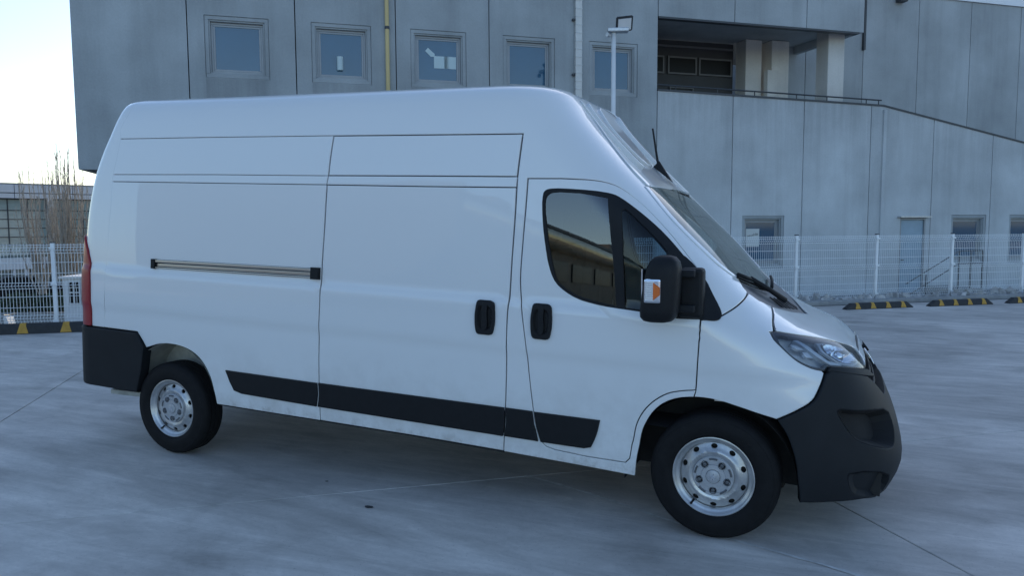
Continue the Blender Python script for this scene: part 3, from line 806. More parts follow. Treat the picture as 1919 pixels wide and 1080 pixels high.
# parked cars under the canopy
def car(loc, rz, m, label):
    root = tag(empty("parked_car", loc, rz), label, "car", "cars parked by the office")
    body = MB().prism([(-2.05, .35), (2.0, .32), (2.08, .62), (1.9, .82), (.95, .92), (.35, 1.40), (-1.1, 1.44), (-1.75, .98), (-2.08, .9)], -.85, .85).build("body", m, root)
    edge_bevel(body, .06)
    MB().prism([(.78, .94), (.32, 1.34), (-.98, 1.37), (-1.4, 1.0)], -.872, .872).build("side_window", M['darkglass'], root)
    for x in (-1.25, 1.3):
        for s in (-1, 1): MB().tube([(x, s * .88, .32), (x, s * .62, .32)], .32, 16).build("wheel", M['rubber'], root)
    for s in (-1, 1): MB().box(1.98, 2.09, s * .62 - .16, s * .62 + .16, .6, .75).build("headlight", M['lampin'], root)
    return root
car((-43.0, 20.4, -2.45), R(60), M['redcar'], "dark red parked car under the office canopy at the left edge")
car((-41.2, 22.8, -2.45), R(60), M['darkglass'], "black parked car right of the red one under the canopy")
# motor scooter at the left edge
sc_ = tag(empty("motor_scooter", (-26.9, 12.1, -2.45), R(20)), "dark motor scooter with white trim parked below the left fence", "scooter")
MB().prism([(-.7, .45), (-.1, .38), (.1, .62), (-.15, .82), (-.8, .86)], -.14, .14).build("body", M['darkglass'], sc_)
MB().box(-.75, -.1, -.13, .13, .87, .95, .03).build("seat", M['white'], sc_)
MB().prism([(.35, .4), (.55, .45), (.42, 1.0), (.32, 1.0)], -.18, .18).build("leg_shield", M['white'], sc_)
MB().tube([(.42, -.32, 1.08), (.40, 0, 1.05), (.42, .32, 1.08)], .02, 6).build("handlebar", M['rail'], sc_)
for x in (-.6, .65): MB().tube([(x, -.06, .25), (x, .06, .25)], .25, 16).build("wheel", M['rubber'], sc_)
# two pale planks leaning outside the fence
for i, (dx, lab) in enumerate(((0, "upper of two pale timber planks lying beyond the left fence"), (.16, "lower of two pale timber planks lying beyond the left fence"))):
    v0, v1 = Vector((-12.62 + dx, 4.45 - .1 * dx, -.22)), Vector((-11.75 + dx, 5.0 - .1 * dx, .10))
    pl = MB().box(0, (v1 - v0).length + 1.2, -.05, .05, -.012, .012).build("plank", M['wood'])
    pl.location = v0; pl.rotation_euler = (v1 - v0).to_track_quat('X', 'Z').to_euler()
    tag(pl, lab, "plank", "planks beyond the fence")

# ---------------------------------------------------------------- building across the yard (seen reflected in the van's glass)
op = tag(empty("opposite_building", (-12.5, -36, 0), R(-95)), "long low building with metal fascia coloured as if in golden sun across the yard, seen in the van's glass", "building")
MB().box(-18, 60, -12, -.25, 0, 4.6).build("wall", M['beige'], op)
for i in range(-6, 20):
    fpan = MB(); k0 = len(fpan.v); arc = [(.05 + .55 * math.cos(t_), 5.15 + .55 * math.sin(t_)) for t_ in np.linspace(-1.5, 1.5, 11)] + [(-.3, 5.7), (-.3, 4.6)]
    for xx in (i * 3 + .02, i * 3 + 2.98): fpan.v += [(xx, q[0], q[1]) for q in arc]
    na = len(arc); fpan.f += [(j, (j + 1) % na, na + (j + 1) % na, na + j) for j in range(na)] + [tuple(range(na)), tuple(na + j for j in range(na))[::-1]]
    fix_normals(fpan.build("fascia_panel", M['gold'], op))
    if i % 2 == 0: MB().box(i * 3 + .3, i * 3 + 5.2, -.24, -.16, 2.3, 4.0).build("window_strip", M['darkglass'], op)
MB().box(-18, 60, -12, .3, 5.702, 5.9).build("roof", M['rail'], op)
MB().box(-18.6, -18.01, -12, .75, 0, 6.1).build("added_end_blocker", M['rail'], op)  # dark block added to hide the sunlit fascia end from reflections
for i in (-2, 3, 9): MB().box(i * 5, i * 5 + 2.2, -3, -1, 5.902, 7.0).build("roof_unit", M['rail'], op)
# ================================================================ THE VAN
# body surface: u runs along the side and round the nose, v up the section (metres)
RK=0.039; cR,sR=np.cos(RK),np.sin(RK)
def to_world(P):
    P=np.asarray(P,float); x,y,z=P[...,0],P[...,1],P[...,2]-.35
    return np.stack([x*cR+z*sR,y,.35-x*sR+z*cR],-1)
def to_body(P):
    P=np.asarray(P,float); x,y,z=P[...,0],P[...,1],P[...,2]-.35
    return np.stack([x*cR-z*sR,y,.35+x*sR+z*cR],-1)
def sm(a,b,x):
    t=np.clip((x-a)/(b-a),0,1); return t*t*(3-2*t)
# pchip-like monotone smooth interpolation
class Curve:
    def __init__(s,x,y):
        s.x=np.array(x,float); s.y=np.array(y,float)
        h=np.diff(s.x); d=np.diff(s.y)/h; m=np.zeros(len(s.x)); m[0]=d[0]; m[-1]=d[-1]
        for i in range(1,len(d)):
            if d[i-1]*d[i]>0:
                w1=2*h[i]+h[i-1]; w2=h[i]+2*h[i-1]; m[i]=(w1+w2)/(w1/d[i-1]+w2/d[i])
        s.m=m
    def __call__(s,q):
        q=np.clip(np.asarray(q,float),s.x[0],s.x[-1]); i=np.clip(np.searchsorted(s.x,q)-1,0,len(s.x)-2)
        h=s.x[i+1]-s.x[i]; t=(q-s.x[i])/h
        return (2*t**3-3*t**2+1)*s.y[i]+(t**3-2*t**2+t)*h*s.m[i]+(-2*t**3+3*t**2)*s.y[i+1]+(t**3-t**2)*h*s.m[i+1]
# v = height-like section parameter; Z(v), half width W(v)
V=[0,.2,.4,.6,.9,1.05,1.3,1.6,1.9,2.1,2.25,2.36,2.45,2.53,2.62,2.80,3.0,3.30]
ZV=[0,.2,.4,.6,.9,1.05,1.3,1.6,1.9,2.1,2.255,2.37,2.456,2.515,2.545,2.567,2.577,2.584]
WV=[.985,.99,1.0,1.006,1.012,1.012,1.003,.985,.962,.942,.924,.909,.886,.840,.765,.59,.38,0.02]
cZ=Curve(V,ZV); cW=Curve(V,WV)
def Wv(v): return cW(v)+.011*(sm(1.25,1.205,v)*sm(.885,.965,v))
zf=[0,.12,.2,.3,.45,.6,.72,.8,.9,1.0,1.10,1.2,1.3,1.38,1.6,1.8,2.0,2.2,2.4,2.55,2.8,3.3]
xf=[.62,.73,.82,.905,.955,.925,.875,.84,.79,.72,.60,.345,.19,.085,-.125,-.34,-.56,-.775,-.965,-1.06,-1.16,-1.25]
x0=[.15,.15,.15,.15,.15,.12,.08,.05,.0,-.05,-.10,-.18,-.28,-.36,-.56,-.76,-.97,-1.17,-1.36,-1.47,-1.58,-1.66]
cXf=Curve(zf,xf); cX0=Curve(zf,x0)
UMAX=1.52
def _unit(NX,MY):
    t=np.linspace(0,np.pi/2,4001); cx=np.sin(t)**(2/NX); cy=np.cos(t)**(2/MY); cy[-1]=0
    s=np.concatenate([[0],np.cumsum(np.hypot(np.diff(cx)*.8,np.diff(cy)))]); f=np.linspace(0,1,801)
    return np.interp(f,s/s[-1],cx),np.interp(f,s/s[-1],cy)
_F=np.linspace(0,1,801); _A=_unit(2.5,3.6); _B=_unit(2.5,5.0)
def kv(v): return sm(1.1,1.5,v)
def unit(um,k):
    f=um/UMAX
    return (1-k)*np.interp(f,_F,_A[0])+k*np.interp(f,_F,_B[0]),(1-k)*np.interp(f,_F,_A[1])+k*np.interp(f,_F,_B[1])
def S(u,v):
    u=np.asarray(u,float); v=np.asarray(v,float)
    X0=cX0(v); XF=cXf(v)
    uc=np.clip(u,0,2*UMAX); um=np.where(uc>UMAX,2*UMAX-uc,uc)
    cx,cy=unit(um,kv(v)); cy=cy*np.where(uc>UMAX,-1,1)
    x=np.where(u<0,X0+u,X0+(XF-X0)*cx); y=-Wv(v)*cy
    return np.stack([x,y,cZ(v)+0*x],-1)
# rear
zr=[0,.3,.6,.9,1.3,1.6,1.9,2.1,2.3,2.45,2.6,3.3]
xr=[-5.04,-5.04,-5.03,-5.02,-5.01,-4.99,-4.94,-4.87,-4.77,-4.70,-4.66,-4.62]
cXr=Curve(zr,xr); RD=.16
_tr=np.linspace(0,np.pi/2,2001); _rx=np.sin(_tr)**(2/2.2); _ry=1-.16*(1-np.cos(_tr)**(2/2.2))
_rs=np.concatenate([[0],np.cumsum(np.hypot(np.diff(_rx)*RD,np.diff(_ry)))]); RU=_rs[-1]
def SR(u,v):   # u>=0 going rearwards round the corner, u<0 forward along the side
    u=np.asarray(u,float); v=np.asarray(v,float); X0=cXr(v)+RD; W=Wv(v)
    uc=np.clip(u,0,RU); rx=np.interp(uc,_rs,_rx); ry=np.interp(uc,_rs,_ry)
    x=np.where(u<0,X0-u,X0-RD*rx); y=-W*ry
    ex=np.clip(u-RU,0,None); y=y+ex*W/1.0
    return np.stack([x,y,cZ(v)+0*x],-1)
T={
'h1':[(-3.388,2.23),(-2.44,2.232),(-1.39,2.231),(-0.678,2.229),(-0.024,2.227)],
'h2':[(-3.712,1.96),(-2.679,1.968),(-1.671,1.969),(-0.913,1.973),(-0.291,1.975)],
'h3':[(-3.776,1.906),(-2.738,1.907),(-1.743,1.909),(-0.975,1.909),(-0.36,1.912)],
'seam':[(-3.388,2.23),(-3.574,2.071),(-3.724,1.947),(-3.948,1.742),(-4.16,1.535),(-4.455,1.244),(-4.635,0.994),(-4.777,0.763)],
'sdr':[(-1.39,2.231),(-1.562,2.072),(-1.718,1.93),(-2.013,1.646),(-2.356,1.289),(-2.541,1.074),(-2.62,0.927),(-2.751,0.632),(-2.784,0.314)],
'sdf':[(-0.024,2.227),(-0.152,2.105),(-0.291,1.975),(-0.518,1.757),(-0.767,1.502),(-0.981,1.279),(-1.108,1.151),(-1.201,0.99),(-1.298,0.792),(-1.378,0.559),(-1.404,0.305)],
'fdr':[(-0.234,1.966),(-0.421,1.79),(-0.646,1.569),(-0.85,1.347),(-1.008,1.159),(-1.085,0.97),(-1.154,0.776),(-1.19,0.568),(-1.188,0.472),(-1.163,0.406),(-1.125,0.372)],
'fdb':[(-1.07,0.361),(-0.87,0.351),(-0.64,0.353),(-0.616,0.382)],
'fda':[(-0.606,0.463),(-0.563,0.576),(-0.515,0.648),(-0.429,0.726),(-0.326,0.786),(-0.244,0.81),(-0.153,0.826)],
'fdf':[(-0.102,0.922),(-0.035,1.056),(0.13,1.215),(0.288,1.299),(0.416,1.369),(0.527,1.452),(0.548,1.551),(0.574,1.693),(0.569,1.842),(0.505,1.927),(0.415,1.952),(0.295,1.962),(-0.027,1.968)],
'rock':[(-3.716,0.292),(-3.249,0.295),(-2.784,0.299),(-2.024,0.303),(-1.404,0.298),(-0.935,0.291),(-0.582,0.283)],
'archf':[(-0.582,0.283),(-0.574,0.405),(-0.542,0.534),(-0.471,0.642),(-0.384,0.718),(-0.289,0.764),(-0.18,0.786)],
'archf2':[(-0.18,0.786),(-0.066,0.786),(0.039,0.765),(0.141,0.739),(0.231,0.718)],
'archf3':[(0.231,0.718),(0.252,0.652),(0.265,0.561),(0.275,0.435),(0.319,0.281)],
'archr':[(-3.716,0.292),(-3.732,0.371),(-3.753,0.449),(-3.776,0.525),(-3.807,0.592),(-3.862,0.648),(-3.943,0.683),(-4.06,0.699),(-4.2,0.69),(-4.362,0.646)],
'rbt':[(-4.362,0.646),(-4.377,0.693),(-4.41,0.762),(-4.777,0.763)],
'pill':[(0.829,1.938),(0.756,1.775),(0.75,1.637),(0.803,1.511),(0.922,1.415)],
'pillw':[(0.79,1.939),(0.728,1.807),(0.712,1.648),(0.773,1.515),(0.892,1.423)],
'ridge':[(0.974,2.477),(0.997,2.355),(0.94,2.236),(0.877,2.123),(0.836,2.026),(0.829,1.938)],
'cowl':[(0.922,1.415),(0.865,1.372),(0.852,1.348),(0.872,1.31),(0.966,1.269),(1.205,1.222),(1.608,1.178)],
'wst':[(0.972,1.947),(1.251,1.949),(1.501,1.941)],
'wsb':[(0.922,1.415),(1.089,1.372),(1.371,1.321)],
'fseam':[(0.852,1.348),(0.66,1.31),(0.345,1.242)],
'fseam2':[(0.752,1.317),(0.345,1.242)],
'hoods':[(0.966,1.269),(0.754,1.215),(0.61,1.168)],
'lamp':[(0.562,1.167),(0.473,1.114),(0.481,1.04),(0.539,0.996),(0.613,0.979),(0.652,0.998),(0.818,0.978),(0.989,0.953),(1.095,0.991),(1.149,1.035),(1.001,1.084),(0.84,1.127),(0.711,1.152),(0.626,1.168)],
'bumt':[(0.231,0.718),(0.339,0.768),(0.451,0.827),(0.518,0.888),(0.601,0.968)],
'trim':[(0.647,0.993),(0.782,0.968),(0.948,0.928),(0.764,0.953),(0.624,0.975)],
'bumb':[(0.319,0.281),(0.499,0.296),(0.669,0.3),(0.811,0.296)],
'fog':[(0.564,0.777),(0.575,0.697),(0.606,0.636),(0.665,0.605),(0.893,0.554),(0.96,0.586),(1.033,0.707),(0.672,0.771)],
'low':[(0.539,0.454),(0.542,0.404),(0.608,0.339),(0.871,0.314),(0.84,0.412)],
'winout':[(-0.343,1.762),(-0.258,1.849),(-0.202,1.893),(-0.146,1.909),(0.021,1.908),(0.336,1.891),(0.409,1.871),(0.476,1.787),(0.511,1.687),(0.51,1.542),(0.519,1.461),(0.318,1.327),(0.12,1.22),(-0.118,1.226),(-0.29,1.235),(-0.463,1.25),(-0.574,1.285),(-0.613,1.347),(-0.583,1.437),(-0.474,1.606)],
'mirbase':[(0.411,1.583),(0.51,1.542),(0.527,1.438),(0.439,1.323),(0.364,1.253),(0.308,1.226),(0.236,1.214),(0.12,1.217),(-0.091,1.223),(-0.004,1.316)],
'glass':[(-0.322,1.762),(-0.235,1.849),(-0.16,1.884),(0.007,1.884),(0.282,1.863),(-0.006,1.683),(-0.166,1.474),(-0.351,1.253),(-0.446,1.269),(-0.544,1.299),(-0.59,1.354),(-0.555,1.438),(-0.449,1.607)],
'qglass':[(0.307,1.793),(0.356,1.797),(0.375,1.728),(0.388,1.642),(0.381,1.563),(0.336,1.436),(0.012,1.235),(-0.11,1.235),(-0.304,1.248),(-0.058,1.537)],
'm1':[(-3.592,0.561),(-3.572,0.482),(-3.536,0.42),(-3.462,0.405),(-2.808,0.398),(-2.78,0.563)],
'm2':[(-2.766,0.565),(-2.794,0.399),(-1.408,0.399),(-1.38,0.578)],
'm3':[(-1.369,0.579),(-1.398,0.401),(-1.177,0.401),(-1.201,0.502),(-1.194,0.58)],
'm4':[(-1.181,0.578),(-1.186,0.489),(-1.159,0.4),(-0.888,0.403),(-0.846,0.416),(-0.828,0.458),(-0.772,0.583)],
'rail':[(-3.874,1.325),(-3.934,1.264),(-2.376,1.277),(-2.307,1.349)],
'hs':[(-1.265,1.215),(-1.129,1.224),(-1.257,1.031),(-1.391,1.019),(-1.273,1.123)],
'hf':[(-0.896,1.22),(-0.757,1.23),(-0.886,1.037),(-1.023,1.024),(-0.905,1.128)],
'sigs':[(-4.454,1.225),(-2.43,1.214),(-1.064,1.208),(-4.65,0.924),(-1.387,0.966),(-4.688,0.868),(-1.412,0.919)],
'wiper':[(0.892,1.423),(1.201,1.275)],
'mirror':[(0.105,1.543),(0.406,1.549),(0.442,1.466)],
'ant':[(1.752,2.042)],
}
UM2 = 2 * UMAX
def arr(L): return np.array(L, float)
def x_to_u(x, v): return float(x) - float(cX0(v))
def catmull(P, n=5, closed=False):
    """centripetal Catmull-Rom through the points"""
    P = arr(P); k = len(P); out = []
    for i in range(k if closed else k - 1):
        if closed: p0, p1, p2, p3 = P[i - 1], P[i], P[(i + 1) % k], P[(i + 2) % k]
        else:
            p1, p2 = P[i], P[i + 1]
            p0 = P[i - 1] if i > 0 else 2 * p1 - p2
            p3 = P[i + 2] if i + 2 < k else 2 * p2 - p1
        t1 = max(np.linalg.norm(p1 - p0), 1e-6) ** .5; t2 = t1 + max(np.linalg.norm(p2 - p1), 1e-6) ** .5; t3 = t2 + max(np.linalg.norm(p3 - p2), 1e-6) ** .5
        for j in range(n):
            t = t1 + (t2 - t1) * j / n
            A1 = p0 * (t1 - t) / t1 + p1 * t / t1; A2 = p1 * (t2 - t) / (t2 - t1) + p2 * (t - t1) / (t2 - t1); A3 = p2 * (t3 - t) / (t3 - t2) + p3 * (t - t2) / (t3 - t2)
            B1 = A1 * (t2 - t) / t2 + A2 * t / t2; B2 = A2 * (t3 - t) / (t3 - t1) + A3 * (t - t1) / (t3 - t1)
            out.append(B1 * (t2 - t) / (t2 - t1) + B2 * (t - t1) / (t2 - t1))
    if not closed: out.append(P[-1])
    return [tuple(q) for q in out]
def poly_area(P):
    P = arr(P); x, y = P[:, 0], P[:, 1]; return .5 * float(np.sum(x * np.roll(y, -1) - np.roll(x, -1) * y))
def densify(P, step):
    P = arr(P); out = []
    for i in range(len(P)):
        a, b = P[i], P[(i + 1) % len(P)]; n = max(1, int(math.ceil(np.linalg.norm(b - a) / step)))
        for j in range(n): out.append(a + (b - a) * j / n)
    out = arr(out)
    keep = np.linalg.norm(out - np.roll(out, 1, 0), axis=1) > 1e-5
    return out[keep]
def offset(P, d):
    """move a CCW loop inwards by d"""
    e = np.roll(P, -1, 0) - P; L = np.linalg.norm(e, axis=1, keepdims=True); e = e / np.maximum(L, 1e-9)
    nrm = np.stack([-e[:, 1], e[:, 0]], -1); npv = np.roll(nrm, 1, 0); m = nrm + npv
    ml = np.linalg.norm(m, axis=1, keepdims=True); m = m / np.maximum(ml, 1e-6)
    c = np.clip(np.sum(m * nrm, 1, keepdims=True), .45, 1)
    return P + m * d / c
def in_poly(Q, P):
    x, y = Q[:, 0], Q[:, 1]; c = np.zeros(len(Q), bool)
    for i in range(len(P)):
        x1, y1 = P[i]; x2, y2 = P[(i + 1) % len(P)]
        if y1 == y2: continue
        k = (y1 > y) != (y2 > y); c ^= k & (x < (x2 - x1) * (y - y1) / (y2 - y1) + x1)
    return c
def dist_poly(Q, P):
    d = np.full(len(Q), 1e9)
    for i in range(len(P)):
        a, b = P[i], P[(i + 1) % len(P)]; ab = b - a; L = max(float(ab @ ab), 1e-12)
        t = np.clip(((Q - a) @ ab) / L, 0, 1)[:, None]; d = np.minimum(d, np.linalg.norm(Q - a - t * ab, axis=1))
    return d
MID = np.array([-2.2, 0, 1.2])
def surf_pts(surf, uv, depth):
    """world points and outward normals at the given depth below the skin"""
    u, v = uv[:, 0], uv[:, 1]; h = 2e-3
    p = to_world(surf(u, v)); du = to_world(surf(u + h, v)) - to_world(surf(u - h, v)); dv = to_world(surf(u, v + h)) - to_world(surf(u, v - h))
    n = np.cross(du, dv); n /= np.maximum(np.linalg.norm(n, axis=1, keepdims=True), 1e-9)
    flip = 1.0 if float(np.sum(n * (p - MID))) > 0 else -1.0
    n *= flip
    return p - n * np.asarray(depth).reshape(-1, 1), n, flip
def cdt_fill(loops, step):
    pts = []; edges = []
    for lp in loops:
        b = len(pts); pts += [Vector(map(float, q)) for q in lp]; edges += [(b + i, b + (i + 1) % len(lp)) for i in range(len(lp))]
    lo, hi = loops[0].min(0), loops[0].max(0)
    gx = np.arange(lo[0] + step * .5, hi[0], step); gy = np.arange(lo[1] + step * .5, hi[1], step)
    if len(gx) and len(gy):
        Q = np.stack(np.meshgrid(gx, gy), -1).reshape(-1, 2)
        k = in_poly(Q, loops[0])
        for h in loops[1:]: k &= ~in_poly(Q, h)
        Q = Q[k]
        for lp in loops:
            if len(Q): Q = Q[dist_poly(Q, lp) > step * .45]
        pts += [Vector(map(float, q)) for q in Q]
    vo, eo, fo, *_ = delaunay_2d_cdt(pts, edges, [], 1, 1e-6)
    V2 = arr([(p.x, p.y) for p in vo]); F = []
    cen = arr([V2[list(t[:3])].mean(0) for t in fo]); ok = in_poly(cen, loops[0])
    for h in loops[1:]: ok &= ~in_poly(cen, h)
    fo = [t for t, k in zip(fo, ok) if k]
    for t in fo:
        a, b, c = V2[t[0]], V2[t[1]], V2[t[2]]
        F.append(tuple(t) if (b[0] - a[0]) * (c[1] - a[1]) - (b[1] - a[1]) * (c[0] - a[0]) > 0 else tuple(reversed(t)))
    return V2, F
def panel(name, loop, m, parent, surf=S, off=0.0, gap=.0028, holes=(), ret=.018, step=.06, sgn=1, cham=.004, edge=.045):
    """skin panel: curved face, rounded edge, returned flange; sgn=-1 builds the other side of the van"""
    L = arr(loop)
    if poly_area(L) < 0: L = L[::-1]
    L = densify(L, edge)
    H = []
    for h in holes:
        h = arr(h); h = h if poly_area(h) > 0 else h[::-1]; H.append(densify(h, edge))
    face = [offset(L, gap + cham)] + [offset(h, -cham) for h in H]
    V2, F = cdt_fill(face, step)
    p, n, flip = surf_pts(surf, V2, np.full(len(V2), -off))
    verts = [p]; norms = [n]; faces = [t if flip > 0 else t[::-1] for t in F]; base = len(p)
    for k, lp in enumerate([L] + H):
        inner = face[k]; outer = offset(lp, gap) if k == 0 else lp
        a, na, _ = surf_pts(surf, inner, np.full(len(lp), -off)); b, nb, _ = surf_pts(surf, outer, np.full(len(lp), -off + .0028)); c, nc, _ = surf_pts(surf, outer, np.full(len(lp), -off + ret))
        side = b - a; side -= nb * np.sum(side * nb, 1, keepdims=True); side /= np.maximum(np.linalg.norm(side, axis=1, keepdims=True), 1e-9)
        rings = [(a, na), (b, (nb + side) / np.linalg.norm(nb + side, axis=1, keepdims=True)), (b, side), (c, side)]
        q = len(lp)
        for r_, nn in rings: verts.append(r_); norms.append(nn)
        for (i0, i1) in ((0, 1), (2, 3)):
            for i in range(q):
                j = (i + 1) % q
                t = (base + i0 * q + i, base + i1 * q + i, base + i1 * q + j, base + i0 * q + j)
                cw = (k == 0) == (flip > 0)
                faces.append(t if cw else t[::-1])
        base += 4 * q
    v = np.concatenate(verts); nn = np.concatenate(norms)
    if sgn < 0:
        v = v * [1, -1, 1]; nn = nn * [1, -1, 1]; faces = [t[::-1] for t in faces]
    return mesh_obj(name, v, faces, m, parent, True, nn)
def pocket(name, loop, depth, scale, m, parent, surf=S, sgn=1, off=0.0, shift=(0, 0)):
    """recess: walls narrowing inwards plus a floor"""
    L = arr(loop); L = L if poly_area(L) > 0 else L[::-1]; L = densify(L, .03); c = L.mean(0)
    L2 = c + (L - c) * scale + arr(shift)
    a, na, flip = surf_pts(surf, L, np.full(len(L), .001 - off)); b, nb, _ = surf_pts(surf, L2, np.full(len(L), depth - off))
    V2, F = cdt_fill([L2], .08); fl, nf, _ = surf_pts(surf, V2, np.full(len(V2), depth - off))
    q = len(L); v = np.concatenate([a, b, fl]); f = []
    for i in range(q):
        j = (i + 1) % q; t = (i, j, q + j, q + i); f.append(t if flip > 0 else t[::-1])
    f += [tuple(2 * q + i for i in (t if flip > 0 else t[::-1])) for t in F]
    if sgn < 0: v = v * [1, -1, 1]; f = [t[::-1] for t in f]
    return mesh_obj(name, v, f, m, parent)
def ribbon(mb, line, w, depth, surf=S, sgn=1):
    """dark strip behind a shut line"""
    P = arr(line); out = []
    for i in range(len(P) - 1):
        n = max(1, int(np.linalg.norm(P[i + 1] - P[i]) / .05))
        for j in range(n): out.append(P[i] + (P[i + 1] - P[i]) * j / n)
    out.append(P[-1]); P = arr(out)
    t = np.gradient(P, axis=0); t /= np.maximum(np.linalg.norm(t, axis=1, keepdims=True), 1e-9); nn = np.stack([-t[:, 1], t[:, 0]], -1)
    a, _, _ = surf_pts(surf, P + nn * w, np.full(len(P), depth)); b, _, _ = surf_pts(surf, P - nn * w, np.full(len(P), depth))
    if sgn < 0: a = a * [1, -1, 1]; b = b * [1, -1, 1]
    k = len(mb.v); n = len(P); mb.v += [tuple(q) for q in a] + [tuple(q) for q in b]
    for i in range(n - 1): mb.f.append((k + i, k + i + 1, k + n + i + 1, k + n + i))
def mir(L): return [(UM2 - u, v) for u, v in reversed(L)]
def wpt(x, y, z): return tuple(to_world(arr([x, y, z])))

def u_of_x(x, v):
    X0, XF, k = float(cX0(v)), float(cXf(v)), float(kv(v))
    if x <= X0: return x - X0
    return float(np.interp((x - X0) / (XF - X0), (1 - k) * _A[0] + k * _B[0], _F)) * UMAX
def xsmooth(L, n=5):
    """smooth a mostly upright shut line in true length, so that it stays straight on the curved side"""
    Q = [(float(S(u, v)[0]), v) for u, v in L]
    return [(u_of_x(x, v), v) for x, v in catmull(Q, n)]
SDR, SDF, SEAM = xsmooth(T['sdr']), xsmooth(T['sdf']), xsmooth(T['seam'])
van = tag(empty("cargo_van", (0, 0, 0)), "white high-roof panel van with black bumpers parked side-on in the yard", "van")
_af = catmull(T['archf'] + T['archf2'][1:], 4); archf, archr = _af[:25], catmull(T['archr'], 4)
archf2, archf3 = _af[24:], catmull(T['archf3'], 4)
fda = catmull(T['fda'], 4)
fdf = xsmooth(T['fdf'], 4)
fdr = xsmooth(T['fdr'], 4)
lamp_l = catmull(T['lamp'][0:5], 4); lamp_b = T['lamp'][4:8]; lamp_t = catmull(T['lamp'][8:14], 4)
lampc = lamp_l + lamp_b[1:] + lamp_t
ridge = list(reversed(catmull(T['ridge'], 4)))           # from screen corner upwards
winout = catmull(T['winout'], 3, True)
glass = catmull(T['glass'][:4], 3) + xsmooth(T['glass'][4:8], 4)[:-1] + catmull(T['glass'][7:], 3)
qg = T['qglass']
qglass = catmull([qg[0], qg[1], qg[2], qg[3], qg[4], qg[5]], 3) + [qg[6], qg[7]] + xsmooth([qg[8], qg[9], qg[0]], 5)[:-1]
seam = T['seam']
RV = [2.3, 2.4, 2.5, 2.62, 2.8, 3.0, 3.28]
roof_rear = [(x_to_u(float(cXr(v)) + RD + .02 if v > 2.3 else -4.60, v), v) for v in RV]
for sgn in (1, -1):
    K = dict(sgn=sgn)
    # quarter panel, gutter strip and upper side behind the sliding door
    sdr_low = [q for q in SDR if q[1] < 1.895]
    seam_low = [q for q in SEAM if q[1] < 1.895]
    panel("quarter_panel", list(reversed(archr)) + T['rock'][1:2] + list(reversed(sdr_low + [(-2.784, .299)])) + list(reversed(T['h3'][:3])) + seam_low + list(reversed(T['rbt']))[1:-1], M['paint'], van, **K)
    panel("gutter_strip", T['h3'][:3] + list(reversed(T['h2'][:3])), M['paint'], van, gap=.002, step=.2, **K)
    panel("upper_side_panel", T['h2'][:3] + [T['sdr'][1]] + list(reversed(T['h1'][:3])) + [seam[1]], M['paint'], van, gap=.0018, step=.1, **K)
    # roof, cab side and B-pillar in one pressing round the door opening
    body_loop = (T['h1'] + SDF[1:] + T['rock'][4:6] + archf + list(reversed(fda)) + list(reversed(T['fdb'])) + list(reversed(fdr))
                 + list(reversed(fdf[8:])) + list(reversed(T['fseam'])) + [T['cowl'][1], T['cowl'][0]] + list(reversed(catmull(T['pill'], 3)))[1:]
                 + ridge[1:] + [(.955, 2.62), (.96, 2.9), (.96, 3.28)] + list(reversed(roof_rear)))
    panel("body_side", body_loop, M['paint'], van, gap=.0022, step=.07, **K)
    # sliding door: skin, gutter strip, upper skin
    sdf_low = [q for q in SDF if q[1] < 1.895]
    sd = panel("sliding_door", [(-2.784, .299), (-2.024, .303), (-1.404, .30)] + list(reversed(sdf_low)) + list(reversed(T['h3'][2:])) + sdr_low, M['paint'], van, gap=.0042, **K)
    panel("gutter_strip", T['h3'][2:] + list(reversed(T['h2'][2:])), M['paint'], sd, gap=.0022, step=.2, **K)
    panel("upper_skin", T['h2'][2:] + [T['sdf'][1]] + list(reversed(T['h1'][2:])) + [T['sdr'][1]], M['paint'], sd, gap=.0045, step=.1, **K)
    # front door with its window
    hole = [tuple(q) for q in offset(arr(winout)[::-1] if poly_area(winout) < 0 else arr(winout), .006)]
    fd = panel("front_door", fdr + T['fdb'] + fda + fdf, M['paint'], van, gap=.0034, holes=[hole], **K)
    panel("window_frame", winout, M['black'], fd, off=.002, gap=0, holes=[glass, qglass], ret=.03, step=.05, **K)
    panel("window_glass", [tuple(q) for q in offset(arr(glass) if poly_area(glass) > 0 else arr(glass)[::-1], -.008)], M['glass'], fd, off=-.006, gap=0, ret=.004, step=.05, **K)
    panel("quarter_glass", [tuple(q) for q in offset(arr(qglass) if poly_area(qglass) > 0 else arr(qglass)[::-1], -.008)], M['glass_clear'], fd, off=-.006, gap=0, ret=.004, step=.05, **K)
    mbase = catmull(T['mirbase'], 3, True)
    panel("mirror_plate", mbase, M['black'], fd, off=.010, gap=0, ret=.02, step=.05, **K)
    # front wing
    fender = archf2 + catmull(T['bumt'], 4) + list(reversed(lamp_l))[1:] + [(.600, 1.168)] + list(reversed(T['hoods']))[1:] + list(reversed(T['cowl'][2:4])) + T['fseam'][1:] + list(reversed(fdf[:9])) + [T['fda'][-1]]
    panel("front_wing", fender, M['paint'], van, **K)
    # side mouldings
    for key, par in (('m1', van), ('m2', sd), ('m3', van), ('m4', fd)):
        panel("side_moulding", T[key], M['black'], par, off=.014, gap=0, ret=.02, step=.12, cham=.006, **K)
    # rear corner, tail lamp, rear bumper
    def ru(x, v): return float(cXr(v)) + RD - x
    sx = [(-4.588, 2.235), (-4.616, 2.071), (-4.639, 1.947), (-4.648, 1.742), (-4.66, 1.535), (-4.666, 1.245), (-4.689, .993), (-4.712, .763)]
    front_edge = [(ru(float(cXr(v)) + RD + .02, v), v) for v in (3.28, 3.0, 2.8, 2.62, 2.5, 2.4, 2.3)] + [(ru(x + .004, v), v) for x, v in catmull(sx, 4)]
    RE = RU + .05
